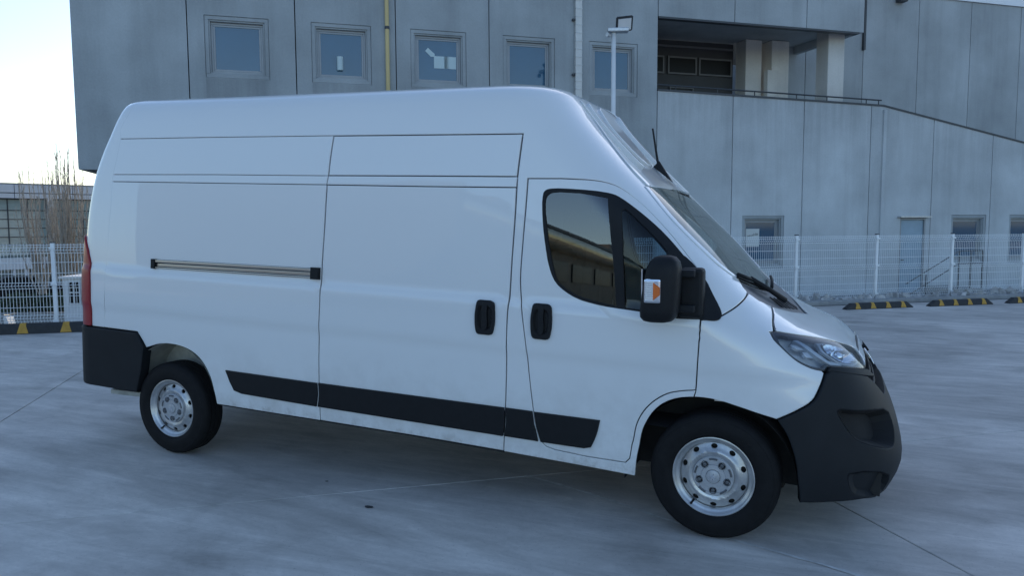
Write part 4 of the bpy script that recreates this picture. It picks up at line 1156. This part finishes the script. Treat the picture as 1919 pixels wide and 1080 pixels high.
    lampf = [(RE, 1.52), (.10, 1.47), (.03, 1.37), (-.01, 1.26), (-.02, 1.1), (-.02, .765), (RE, .765)]
    corner = front_edge + [(-.02, .763), (-.02, 1.1), (-.01, 1.26), (.03, 1.37), (.10, 1.47), (RE, 1.52), (RE, 2.4), (RE, 2.62), (RE, 3.28)]
    panel("rear_corner", corner, M['paint'], van, surf=SR, off=-.0025, gap=.0012, step=.05, edge=.03, **K)
    panel("tail_lamp", lampf, M['red'], van, surf=SR, off=.012, gap=.002, ret=.04, step=.03, edge=.02, **K)
    rb_loop = [(ru(-4.262, .646), .646), (ru(-4.335, .757), .757), (RE + .3, .757), (RE + .9, .757), (RE + .9, .30), (RE + .02, .30), (.0, .285), (ru(-4.36, .285), .285), (ru(-4.30, .46), .46)]
    rbmp = panel("rear_bumper", rb_loop, M['bumper'], van, surf=SR, off=.022, gap=.002, ret=.08, step=.05, edge=.03, cham=.01, **K)
    panel("rear_door", [(RE, .78), (RE + .93, .78), (RE + .93, 3.2), (RE, 3.2)], M['paint'], van, surf=SR, step=.1, **K)
    # dark strips behind every shut line
    mb = MB()
    for ln, w in ((SDR, .03), (SDF, .03), (T['h1'], .02), (T['h2'], .02), (T['h3'], .02), (fdr, .03), (fdf, .03), (fda, .02), (T['fdb'], .02), (T['fseam'], .02), (T['hoods'], .03), (SEAM, .02),
                  (T['bumt'], .03), (T['rock'][:5], .012)):
        ribbon(mb, ln, w, .017, sgn=sgn)
    mb.build("shut_line_seal", M['seal'], van)
    # handles
    for cx_, cz_, par in ((-1.390, 1.121, sd), (-1.024, 1.127, fd)):
        def hp(dx, dz): return (x_to_u(cx_ + dx, cz_ + dz), cz_ + dz)
        out = catmull([hp(-.050, .098), hp(.0, .102), hp(.050, .098), hp(.062, .055), hp(.066, 0), hp(.062, -.055), hp(.048, -.098), hp(0, -.102), hp(-.048, -.098), hp(-.062, -.055), hp(-.066, 0), hp(-.062, .055)], 3, True)
        inn = catmull([hp(-.034, .068), hp(.034, .068), hp(.046, .02), hp(.044, -.03), hp(.030, -.066), hp(-.030, -.066), hp(-.044, -.03), hp(-.046, .02)], 3, True)
        hd_ = panel("door_handle", out, M['black'], par, off=.020, gap=0, ret=.022, holes=[inn], step=.03, edge=.02, cham=.005, **K)
        pocket("handle_cup", inn, .016, .85, M['seal'], hd_, off=.020, **K)
        grip = catmull([hp(-.013, .092), hp(.013, .092), hp(.016, .02), hp(.013, -.074), hp(-.013, -.074), hp(-.016, .02)], 3, True)
        panel("grip", grip, M['black'], hd_, off=.024, gap=0, ret=.018, step=.03, edge=.02, cham=.005, **K)
    # sliding door rail on the quarter panel
    def rp(x, z): return (x_to_u(x, z), z)
    zc = lambda x: 1.296 + (x + 4.17) / 1.545 * .017
    def rstrip(x0, x1, z0, z1): return [rp(x0, zc(x0) + z0), rp(x1, zc(x1) + z0), rp(x1, zc(x1) + z1), rp(x0, zc(x0) + z1)]
    rail = panel("door_rail", rstrip(-4.155, -2.665, -.034, .034), M['black'], van, off=.004, gap=0, ret=.02, step=.2, **K)
    panel("rail_lip", rstrip(-4.14, -2.70, .012, .032), M['alu'], rail, off=.020, gap=0, ret=.016, step=.2, **K)
    panel("rail_web", rstrip(-4.13, -2.70, -.018, .006), M['alu'], rail, off=.010, gap=0, ret=.006, step=.2, **K)
    panel("rail_lip", rstrip(-4.14, -2.70, -.032, -.022), M['alu'], rail, off=.020, gap=0, ret=.016, step=.2, **K)
    panel("rail_end_cap", rstrip(-4.172, -4.132, -.036, .036), M['black'], rail, off=.026, gap=0, ret=.03, step=.2, **K)
    panel("rail_end_cap", rstrip(-2.70, -2.632, -.040, .040), M['black'], rail, off=.026, gap=0, ret=.03, step=.2, **K)

# ---------------------------------------------------------------- front end (built across both sides)
hood = panel("bonnet", [T['hoods'][2]] + list(reversed(lamp_t)) + [(1.26, 1.03), (UMAX, 1.035)] + mir(list([T['hoods'][2]] + list(reversed(lamp_t)) + [(1.26, 1.03)]))
             + [(UM2 - .754, 1.215), (UM2 - .969, 1.269), (UM2 - 1.206, 1.222), (UMAX, 1.182), (1.206, 1.222), (.969, 1.269), (.754, 1.215)], M['paint'], van, gap=.0035, step=.05)
cowl_low = catmull(T['cowl'][:6], 3) + [(UMAX, 1.182)]
wsb = [T['wsb'][0], T['wsb'][1], (1.30, 1.334), (UMAX, 1.315)]
cowl = panel("scuttle", cowl_low + mir(cowl_low)[1:] + [(UM2 - 1.30, 1.334), (UM2 - 1.089, 1.372)][::-1][::-1] [::-1] + [(UMAX, 1.315), (1.30, 1.334), (1.089, 1.372)], M['cowl'], van, off=-.008, gap=.001, step=.05)
for i in range(6):
    u0 = 1.18 + i * .075
    lv = lambda u: float(np.interp(u, [.969, 1.206, UMAX, UM2 - 1.206], [1.269, 1.222, 1.182, 1.222]))
    pocket("scuttle_slot", [(u0, lv(u0) + .02), (u0 + .035, lv(u0 + .035) + .02), (u0 + .05, lv(u0) + .075), (u0 + .015, lv(u0) + .075)], .003, .95, M['seal'], cowl, off=-.003)
ws_top = [(.829, 1.938), (.972, 1.947), (1.251, 1.950), (UMAX, 1.950)]
pill_d = list(reversed(catmull(T['pill'], 3)))
ws = panel("windscreen", wsb + mir(wsb)[1:] + [(UM2 - u, v) for u, v in pill_d][1:-1] + mir(ws_top) + list(reversed(ws_top))[1:] + list(reversed(pill_d))[1:-1], M['screen'], van, off=-.003, gap=.002, ret=.004, step=.06)
cap = [(u, v) for u, v in ridge] + [(.955, 2.62), (.96, 2.9), (.96, 3.28)]
roof_cap = panel("roof_front_cap", list(ws_top) + mir(ws_top)[1:] + [(UM2 - u, v) for u, v in cap][1:] + list(reversed(cap))[:-1], M['paint'], van, off=-.006, gap=.003, step=.05)
# raised ribs of the roof cap and pillar trims
def rib(u0, u1, v0, v1, w, off, nm="roof_rib", m=M['paint']):
    n = 12; L = [(u0 + (u1 - u0) * i / n, v0 + (v1 - v0) * i / n) for i in range(n + 1)]
    ww = [w * (.35 + .65 * math.sin(math.pi * i / n) ** .5) for i in range(n + 1)]
    return panel(nm, [(u - a, v) for (u, v), a in zip(L, ww)] + [(u + a, v) for (u, v), a in reversed(list(zip(L, ww)))], m, roof_cap, off=off, gap=0, ret=.03, step=.04, cham=.012)
for sgn_ in (1, -1):
    f_ = (lambda u: u) if sgn_ > 0 else (lambda u: UM2 - u)
    rib(f_(1.12), f_(1.14), 2.47, 2.06, .05, .022)
    rl_ = ridge
    strip = [(f_(u + .012), v) for u, v in rl_] + [(f_(u + .055), v) for u, v in reversed(rl_)]
    panel("gutter_trim", strip, M['paint'], roof_cap, off=.010, gap=0, ret=.02, step=.04, cham=.006)
rib(UMAX, UMAX, 2.50, 2.10, .17, .012)
for sgn in (1, -1):
    pw = catmull(T['pill'], 3)
    panel("screen_trim", [(u - .032, v) for u, v in pw] + [(u + .018, v) for u, v in reversed(pw)], M['paint'], van, off=.006, gap=0, ret=.015, step=.04, cham=.006, sgn=sgn)
# bumper
bum_t = catmull(T['bumt'], 4)
fog = catmull(T['fog'], 3, True); low = catmull(T['low'] , 3, True)
grille_side = [(1.02, .86), (1.10, .80)]
half_top = [(.231, .718)] + bum_t[1:] + [(.611, .970), (.651, .990), (.781, .963), (.93, .925)] + grille_side
bl = list(reversed(archf3)) + []
half_bot = T['bumb'][:] + [(1.1, .27), (UMAX, .26)]
bumper = panel("front_bumper", half_bot + mir(half_bot)[1:] + [(UM2 - u, v) for u, v in list(reversed(archf3))][1:] + [(UM2 - u, v) for u, v in half_top[1:]] + [(UMAX, .795)] + list(reversed(half_top))
               + archf3[1:-1], M['bumper'], van, off=.012, gap=.003, ret=.06, step=.045, edge=.03, cham=.010,
               holes=[fog, [(UM2 - u, v) for u, v in fog], low, [(UM2 - u, v) for u, v in low]])
for s_ in (1, -1):
    pocket("fog_recess", fog, .10, .72, M['seal'], bumper, off=.012, sgn=s_, shift=(.03, .01))
    pocket("lower_recess", low, .03, .80, M['bumper'], bumper, off=.012, sgn=s_, shift=(.015, 0))
    panel("bumper_trim", [(.611, .972), (.651, .995), (.817, .974), (.985, .949), (1.06, .90), (.95, .918), (.78, .950), (.64, .975)], M['bumper'], bumper, off=.016, gap=0, ret=.02, step=.05, cham=.003, sgn=s_)
gl_loop = [(1.03, .855), (1.11, .80), (UMAX, .80), (UM2 - 1.11, .80), (UM2 - 1.03, .855), (UM2 - 1.00, .94), (UM2 - 1.10, .985), (UM2 - 1.15, 1.025), (UMAX, 1.03), (1.15, 1.025), (1.10, .985), (1.00, .94)]
grille = panel("grille", gl_loop, M['black'], van, off=-.045, gap=.001, ret=.02, step=.06)
for v0 in (.845, .895, .945): panel("grille_bar", [(1.10, v0), (UM2 - 1.10, v0), (UM2 - 1.10, v0 + .018), (1.10, v0 + .018)], M['black'], grille, off=-.02, gap=0, ret=.02, step=.08)
panel("grille_surround", [(1.06, .965), (1.12, .99), (1.17, 1.02), (UMAX, 1.025), (UM2 - 1.17, 1.02), (UM2 - 1.12, .99), (UM2 - 1.06, .965), (UM2 - 1.12, .975), (UMAX, 1.0), (1.12, .975)], M['paint'], grille, off=.002, gap=0, ret=.02, step=.05)
# badge: small upright animal emblem on the grille
emb = [(1.50, .90), (1.53, .93), (1.51, .96), (1.54, .985), (1.565, .965), (1.55, .94), (1.58, .925), (1.56, .90), (1.545, .915), (1.53, .89)]
panel("badge", emb, M['chrome'], grille, off=.006, gap=0, ret=.012, step=.05, cham=.002)
# headlamps
for s_ in (1, -1):
    hl = panel("headlamp", lampc, M['lens'], van, off=.002, gap=.003, ret=.05, step=.035, edge=.025, sgn=s_)
    pocket("housing", lampc, .075, .86, M['lampin'], hl, sgn=s_, off=-.004)
    panel("bezel_rim", lampc, M['lampdark'], hl, off=-.004, gap=.001, ret=.03, holes=[[tuple(q) for q in offset(arr(lampc) if poly_area(lampc) > 0 else arr(lampc)[::-1], .014)]], step=.05, cham=.002, sgn=s_)
    # light guide: an L-shaped bright tube
    lg_ = [(.665, 1.140), (.700, 1.140), (.690, 1.085), (.715, 1.035), (.80, 1.008), (.80, .992), (.705, 1.010), (.662, 1.055), (.650, 1.100)]
    panel("light_guide", lg_, M['led'], hl, off=-.020, gap=0, ret=.03, step=.03, edge=.02, cham=.006, sgn=s_)
    for k in range(2):
        panel("indicator_cell", [(.60 + .004 * k, 1.128 - .042 * k), (.640, 1.125 - .042 * k), (.640, 1.093 - .042 * k), (.595, 1.098 - .042 * k)], M['lampin'], hl, off=-.030, gap=0, ret=.02, step=.03, cham=.004, sgn=s_)
    # main reflector bowl with projector lens
    bowl = catmull([(.75, 1.07), (.79, 1.105), (.87, 1.098), (.97, 1.065), (1.03, 1.035), (1.0, 1.0), (.90, 1.0), (.79, 1.022)], 3, True)
    pocket("reflector", bowl, .05, .55, M['chrome'], hl, sgn=s_, off=-.012)
    panel("reflector_face", [(.73, 1.08), (.78, 1.118), (.88, 1.108), (1.0, 1.07), (1.08, 1.035), (1.03, .99), (.9, .985), (.78, 1.008)], M['lampin'], hl, off=-.016, gap=0, ret=.02, holes=[bowl], step=.03, edge=.02, sgn=s_)
    cP, cN, _ = surf_pts(S, arr([(.87, 1.052)]), np.array([.042]))
    bm = bmesh.new(); bmesh.ops.create_uvsphere(bm, u_segments=20, v_segments=12, radius=.036)
    for v_ in bm.verts: v_.co = Vector(cP[0] * [1, s_, 1]) + v_.co
    sp_ = MB().bm(bm).build("projector_lens", M['chrome'], hl, smooth=True)
# wiper
def sp(u, v, d=0.0): return tuple(surf_pts(S, arr([(u, v)]), np.array([-d]))[0][0])
wp = MB()
wp.tube([sp(.90, 1.432, .02), sp(1.0, 1.405, .025), sp(1.12, 1.372, .03), sp(1.25, 1.335, .02)], .011, 8)
blade = wp.build("wiper", M['black'], van, smooth=True)
MB().tube([sp(.885, 1.423, .012), sp(1.0, 1.393, .012), sp(1.15, 1.352, .012), sp(1.28, 1.318, .012)], .008, 6).build("blade_rubber", M['rubber'], blade)
MB().tube([sp(1.05, 1.395, .03), sp(1.16, 1.32, .035), sp(1.25, 1.255, .03)], .013, 8, True, .018).build("wiper_arm", M['black'], blade, smooth=True)
wp = MB().tube([sp(1.45, 1.32, .02), sp(1.7, 1.34, .03), sp(1.95, 1.355, .02)], .010, 8).build("wiper", M['black'], van, smooth=True)
# aerial on the roof front
ab = arr(sp(1.752, 2.042, 0)); 
an_ = MB()
A0_ = Vector(ab)
an_.v += [tuple(A0_ + Vector(q)) for q in ((.05, -.022, -.035), (.05, .022, -.035), (-.085, .014, .075), (-.085, -.014, .075), (-.045, .010, .115), (-.045, -.010, .115))]
an_.f += [(0, 1, 2, 3), (3, 2, 4, 5), (0, 3, 5), (1, 4, 2), (0, 5, 4, 1)]
an_.tube([tuple(A0_ + Vector((-.055, 0, .10))), tuple(A0_ + Vector((-.095, 0, .345)))], .009, 8, True, .006)
fix_normals(an_.build("aerial", M['black'], van))

# ---------------------------------------------------------------- door mirrors
def mirror_unit(s_):
    secs = [(-.178, .045, .045), (-.170, .075, .070), (-.150, .092, .086), (-.11, .098, .092), (-.02, .096, .092), (.06, .092, .090), (.11, .086, .086), (.145, .074, .076), (.168, .052, .056), (.176, .025, .03)]
    v = []; f = []; n = 24
    for (z, hx, hy) in secs:
        lean = .018 * (z / .17)
        for i in range(n):
            a = 2 * math.pi * i / n; ca, sa = math.cos(a), math.sin(a)
            e = .55
            v.append((-.255 + lean + hx * math.copysign(abs(ca) ** e, ca), s_ * (-1.165) + hy * math.copysign(abs(sa) ** e, sa) * 1.05, 1.396 + z))
    for k in range(len(secs) - 1):
        for i in range(n):
            j = (i + 1) % n; f.append((k * n + i, k * n + j, (k + 1) * n + j, (k + 1) * n + i))
    f += [tuple(range(n))[::-1], tuple((len(secs) - 1) * n + i for i in range(n))]
    o = mesh_obj("door_mirror", v, f, M['black'], van, True)
    for z in (.075, -.112):
        edge_bevel(MB().box(-.22, -.095, min(s_ * -1.11, s_ * -1.0), max(s_ * -1.11, s_ * -1.0), 1.396 + z - .018, 1.396 + z + .022).build("mirror_arm", M['bumper'], o), .008)
    edge_bevel(MB().box(-.19, -.06, min(s_ * -1.06, s_ * -.955), max(s_ * -1.06, s_ * -.955), 1.23, 1.50).build("mirror_foot", M['black'], o), .02)
    y = s_ * -1.266
    lens_ = MB().box(-.330, -.240, min(y, y + s_ * .02), max(y, y + s_ * .02), 1.325, 1.452, .012).build("indicator_frame", M['chrome'], o)
    MB().box(-.322, -.277, min(y - s_ * .004, y + s_ * .01), max(y - s_ * .004, y + s_ * .01), 1.335, 1.442, .003).build("clear_lens", M['lampin'], lens_)
    rb_ = MB()
    for i in range(9): rb_.box(-.322, -.278, min(y - s_ * .007, y), max(y - s_ * .007, y), 1.337 + i * .0115, 1.3415 + i * .0115)
    rb_.build("lens_rib", M['chrome'], lens_)
    ol = mesh_obj("orange_lens", [(-.278, y - s_ * .008, 1.430), (-.246, y - s_ * .008, 1.405), (-.246, y - s_ * .008, 1.372), (-.278, y - s_ * .008, 1.345), (-.278, y - s_ * .001, 1.434), (-.243, y - s_ * .001, 1.408), (-.243, y - s_ * .001, 1.37), (-.278, y - s_ * .001, 1.341)],
                   [(0, 3, 2, 1), (0, 1, 5, 4), (1, 2, 6, 5), (2, 3, 7, 6), (3, 0, 4, 7)], M['orange'], lens_); fix_normals(ol)
    gl2 = MB().box(-.354, -.348, min(s_ * -1.215, s_ * -1.10), max(s_ * -1.215, s_ * -1.10), 1.28, 1.50).build("mirror_glass", M['chrome'], o)
for s_ in (1, -1): mirror_unit(s_)

# ---------------------------------------------------------------- wheels
def lathe(prof, n=64, close=False):
    v = []; f = []; k = len(prof)
    for i in range(n):
        a = 2 * math.pi * i / n
        for (r, y) in prof: v.append((r * math.cos(a), y, r * math.sin(a)))
    for i in range(n):
        i2 = (i + 1) % n
        for j in range(k - 1): f.append((i * k + j, i2 * k + j, i2 * k + j + 1, i * k + j + 1))
    return v, f
# outer side is y = 0 (sidewall bulge), inwards is +y
tyre_prof = [(.218, .030), (.225, .018), (.240, .006), (.262, .000), (.285, .001), (.306, .007), (.318, .010), (.320, .0085), (.326, .011), (.338, .022), (.347, .034), (.351, .048),
             (.352, .066), (.345, .067), (.345, .075), (.352, .076), (.352, .105), (.345, .106), (.345, .115), (.352, .116), (.352, .145), (.345, .146), (.345, .154), (.352, .155), (.351, .175), (.345, .190), (.325, .205), (.28, .215), (.225, .19)]
rim_prof = [(.205, .19), (.205, .06), (.206, .045), (.212, .036), (.219, .030), (.222, .024), (.221, .019), (.216, .018), (.211, .022), (.206, .030), (.200, .036), (.193, .038), (.188, .043), (.184, .054)]
def disc_depth(r):
    return np.interp(r, [0, .115, .122, .130, .140, .150, .185], [.040, .040, .036, .033, .035, .046, .060])
wheel_data = {}
def make_wheel(cx, s_, hub_off):
    v, f = lathe(rim_prof)
    n = 96
    ann_o = [(.1845 * math.cos(6.28318 * i / n), .1845 * math.sin(6.28318 * i / n)) for i in range(n)]
    ann_i = [(.112 * math.cos(6.28318 * i / n), .112 * math.sin(6.28318 * i / n)) for i in range(n)]
    holes = []
    for k in range(10):
        a = math.pi / 2 + 6.28318 * k / 10; c = (.165 * math.cos(a), .165 * math.sin(a))
        holes.append([(c[0] + .013 * math.cos(6.28318 * i / 16) * math.cos(a) - .018 * math.sin(6.28318 * i / 16) * math.sin(a), c[1] + .013 * math.cos(6.28318 * i / 16) * math.sin(a) + .018 * math.sin(6.28318 * i / 16) * math.cos(a)) for i in range(16)])
    loops = [arr(ann_o), arr(ann_i)] + [arr(h) for h in holes]
    V2, F = cdt_fill(loops, .012)
    b = len(v); rr = np.hypot(V2[:, 0], V2[:, 1]); dd = disc_depth(rr)
    v += [(float(p[0]), float(d), float(p[1])) for p, d in zip(V2, dd)]
    f += [tuple(b + i for i in t) for t in F]
    for h in holes:                                   # thickness of the hole edges
        b = len(v); k = len(h); d = disc_depth(np.hypot(arr(h)[:, 0], arr(h)[:, 1]))
        v += [(p[0], float(q), p[1]) for p, q in zip(h, d)] + [(p[0], float(q) + .010, p[1]) for p, q in zip(h, d)]
        f += [(b + i, b + (i + 1) % k, b + k + (i + 1) % k, b + k + i) for i in range(k)]
    me_w = (v, f)
    w = mesh_obj("wheel", v, f, M['wheel'], van, True)
    md = w.modifiers.new("edge", 'EDGE_SPLIT'); md.split_angle = R(38)
    tv, tf = lathe(tyre_prof, 96)
    t = mesh_obj("tyre", tv, tf, M['rubber'], w, True); fix_normals(t)
    md = t.modifiers.new("edge", 'EDGE_SPLIT'); md.split_angle = R(45)
    # fine raised rings and lettering blocks on the sidewall
    sw = MB()
    for k in range(28):
        if k % 7 in (5, 6): continue
        a = 6.28318 * k / 28 * .5 + .6
        c_, s2 = math.cos(a), math.sin(a)
        m_ = Matrix(((c_, 0, -s2, .272 * c_), (0, 1, 0, 0), (s2, 0, c_, .272 * s2), (0, 0, 0, 1)))
        bm = bmesh.new(); bmesh.ops.create_cube(bm, size=1); bmesh.ops.scale(bm, vec=(.016, .003, .012), verts=bm.verts); sw.bm(bm, m_ @ Matrix.Translation((0, .0005, 0)))
    sw.build("sidewall_lettering", M['rubber'], w)["kind"] = "stuff"
    # back plate behind the holes
    MB().tube([(0, .085, 0), (0, .09, 0)], .203, 40).build("brake_disc", M['under'], w)
    # hub cover with five nut wells
    hv, hf = lathe([(.1115, .041), (.110, .030), (.106, .026), (.092, .026), (.090, .029), (.066, .029), (.064, .024), (.040, .0225), (.038, .026), (.036, .018), (.030, .015), (.001, .0145)], 60)
    h = mesh_obj("hub_cover", hv, hf, M['wheel_cap'], w, True); fix_normals(h)
    md = h.modifiers.new("edge", 'EDGE_SPLIT'); md.split_angle = R(35)
    for k in range(5):
        a = -math.pi / 2 + 6.28318 * k / 5
        x, z = .0785 * math.cos(a), .0785 * math.sin(a)
        nv, nf = lathe([(.0205, .030), (.0205, .0225), (.0185, .0215), (.0165, .024), (.0160, .029), (.011, .029), (.011, .0205), (.009, .019), (.001, .019)], 18)
        o = mesh_obj("wheel_nut", [(p[0] + x, p[1], p[2] + z) for p in nv], nf, M['lampdark'], w, True); fix_normals(o)
        a2 = a + 6.28318 / 10
        slot = MB(); 
        pts = [(.098 * math.cos(a2 + t_), .0245, .098 * math.sin(a2 + t_)) for t_ in np.linspace(-.22, .22, 7)]
        slot.tube(pts, .006, 6).build("cover_slot", M['lampdark'], w)
    em = [(-.012, -.016), (-.004, -.014), (-.002, -.004), (.006, -.016), (.013, -.016), (.008, -.002), (.017, .002), (.012, .006), (.005, .004), (.010, .016), (.002, .020), (-.002, .012), (-.006, .004), (-.016, .010), (-.018, .004), (-.008, -.003)]
    eo = MB().prism(em, .0115, .0150).build("wheel_emblem", M['chrome'], w); fix_normals(eo)
    nvv, nff = lathe([(.004, 0), (.004, .02)], 8)
    MB().tube([(-.105, .045, -.150), (-.118, .020, -.168)], .006, 8).build("valve", M['rubber'], w)
    w.location = (cx, s_ * hub_off, .352)
    w.rotation_euler = (0, 0, 0) if s_ < 0 else (0, 0, math.pi)
    return w
for s_ in (-1, 1):
    make_wheel(0, s_, 1.012); make_wheel(-4.035, s_, 1.002)
for w in [o for o in van.children if o.name.startswith("wheel")]: fix_normals(w)

# ---------------------------------------------------------------- arches, underbody, interior
def arch_liner(cx, rad, s_, y_in, m, name, z0=.30, a0=-8, a1=188, zc=.36):
    v = []; f = []; n = 28
    for i in range(n + 1):
        a = R(a0 + (a1 - a0) * i / n)
        x, z = cx + rad * math.cos(a), zc + rad * math.sin(a)
        for y in (.98, y_in): v.append(wpt(x, s_ * -y, z))
    for i in range(n): f.append((2 * i, 2 * i + 1, 2 * i + 3, 2 * i + 2))
    b = len(v); v += [wpt(cx + rad * math.cos(R(a0 + (a1 - a0) * i / n)), s_ * -y_in, zc + rad * math.sin(R(a0 + (a1 - a0) * i / n))) for i in range(n + 1)]
    f.append(tuple(b + i for i in range(n + 1)))
    return mesh_obj(name, v, f, m, van)
for s_ in (1, -1):
    arch_liner(-.03, .47, s_, .62, M['under'], "wheel_arch", zc=.32)
    arch_liner(-4.02, .43, s_, .70, M['liner'], "wheel_arch", zc=.27, a0=14, a1=166)
    mbx = MB(); mbx.box(.0, .045, min(s_ * -.975, s_ * -.985), max(s_ * -.975, s_ * -.985), .775, .79)
    mbx.build("arch_clip", M['alu'], van)
ub = MB()
for (x0, x1, y, z0, z1) in ((-4.95, -4.46, .90, .36, .55), (-3.58, -.52, .965, .33, .5), (-4.46, -3.58, .66, .36, .55), (-.52, .5, .60, .30, .55), (.46, .84, .72, .30, .5)):
    b = len(ub.v); ub.v += [wpt(a, c, d) for d in (z0, z1) for a, c in ((x0, -y), (x1, -y), (x1, y), (x0, y))]
    ub.f += [tuple(b + i for i in q) for q in ((3, 2, 1, 0), (4, 5, 6, 7), (0, 1, 5, 4), (1, 2, 6, 5), (2, 3, 7, 6), (3, 0, 4, 7))]
ub.build("underbody", M['under'], van)
# leaf spring and axle tube behind the rear wheel
MB().tube([wpt(-3.3, -.62, .34), wpt(-3.7, -.62, .27), wpt(-4.05, -.62, .26), wpt(-4.4, -.62, .30), wpt(-4.7, -.62, .40)], .03, 8).build("leaf_spring", M['under'], van)
MB().tube([(-4.035, -.8, .352), (-4.035, .8, .352)], .06, 12).build("rear_axle", M['under'], van)
MB().tube([(0, -.8, .352), (0, .8, .352)], .05, 12).build("front_axle", M['under'], van)
MB().box(-4.75, -4.36, -.93, -.86, .395, .43).build("bumper_bracket", M['liner'], van)
tk = MB()  # unseen boxes added under the floor to block light
for (x0, x1, y0, y1, z0, z1) in ((-1.9, -.75, -.55, .75, .19, .34), (-3.3, -2.1, -.15, .55, .22, .34), (-.45, .35, -.5, .5, .17, .31)):
    b = len(tk.v); tk.v += [wpt(p_, q_, r_) for r_ in (z0, z1) for p_, q_ in ((x0, y0), (x1, y0), (x1, y1), (x0, y1))]
    tk.f += [tuple(b + i for i in q) for q in ((3, 2, 1, 0), (4, 5, 6, 7), (0, 1, 5, 4), (1, 2, 6, 5), (2, 3, 7, 6), (3, 0, 4, 7))]
edge_bevel(tk.build("added_floor_boxes", M['under'], van), .03)
MB().tube([wpt(-.4, -.3, .24), wpt(-2.0, -.35, .24), wpt(-3.4, -.4, .26)], .04, 10).build("added_exhaust", M['under'], van, smooth=True)  # added pipe, helps keep light out from under the van
sv_, sf_ = lathe([(.2, 0), (.33, .0), (.352, .05), (.352, .16), (.33, .2), (.2, .2)], 32)
mesh_obj("added_spare_wheel", [wpt(-4.62 + q[0] * .9, q[2], .27 + q[1] * .6) for q in sv_], sf_, M['rubber'], van, True)  # unseen wheel added to darken the ground below the tail
# cab
cabp = MB()
b = len(cabp.v); cabp.v += [wpt(-1.36, y, z) for y, z in ((-.93, .5), (.93, .5), (.93, 1.9), (.80, 2.35), (-.80, 2.35), (-.93, 1.9))]; cabp.f += [tuple(range(6))]
cabp.build("bulkhead", M['dark'], van)
fl_ = MB(); fl_.v += [wpt(*q) for q in ((-1.36, -.95, .58), (.1, -.95, .58), (.1, .95, .58), (-1.36, .95, .58))]; fl_.f += [(0, 1, 2, 3)]; fl_.build("cab_floor", M['dark'], van)
def wbox(mb, x0, x1, y0, y1, z0, z1):
    b = len(mb.v); mb.v += [wpt(a, c, d) for d in (z0, z1) for a, c in ((x0, y0), (x1, y0), (x1, y1), (x0, y1))]
    mb.f += [tuple(b + i for i in q) for q in ((3, 2, 1, 0), (4, 5, 6, 7), (0, 1, 5, 4), (1, 2, 6, 5), (2, 3, 7, 6), (3, 0, 4, 7))]; return mb
for y in (-.5, .12, .52):
    st_ = wbox(MB(), -1.15, -.66, y - .22, y + .22, .62, .95).build("cab_seat", M['seat'], van); edge_bevel(st_, .05)
    edge_bevel(wbox(MB(), -1.25, -1.08, y - .22, y + .22, .95, 1.55).build("backrest", M['seat'], st_), .05)
    edge_bevel(wbox(MB(), -1.24, -1.13, y - .13, y + .13, 1.58, 1.78).build("headrest", M['seat'], st_), .04)
edge_bevel(wbox(MB(), -.38, -.02, -.86, .86, .75, 1.22).build("dashboard", M['dark'], van), .06)
MB().tube([wpt(-.48 + .05 * math.sin(a), .48 + .19 * math.cos(a), 1.22 + .17 * math.sin(a)) for a in np.linspace(0, 2 * math.pi, 25)], .015, 8).build("steering_wheel", M['dark'], van, smooth=True)
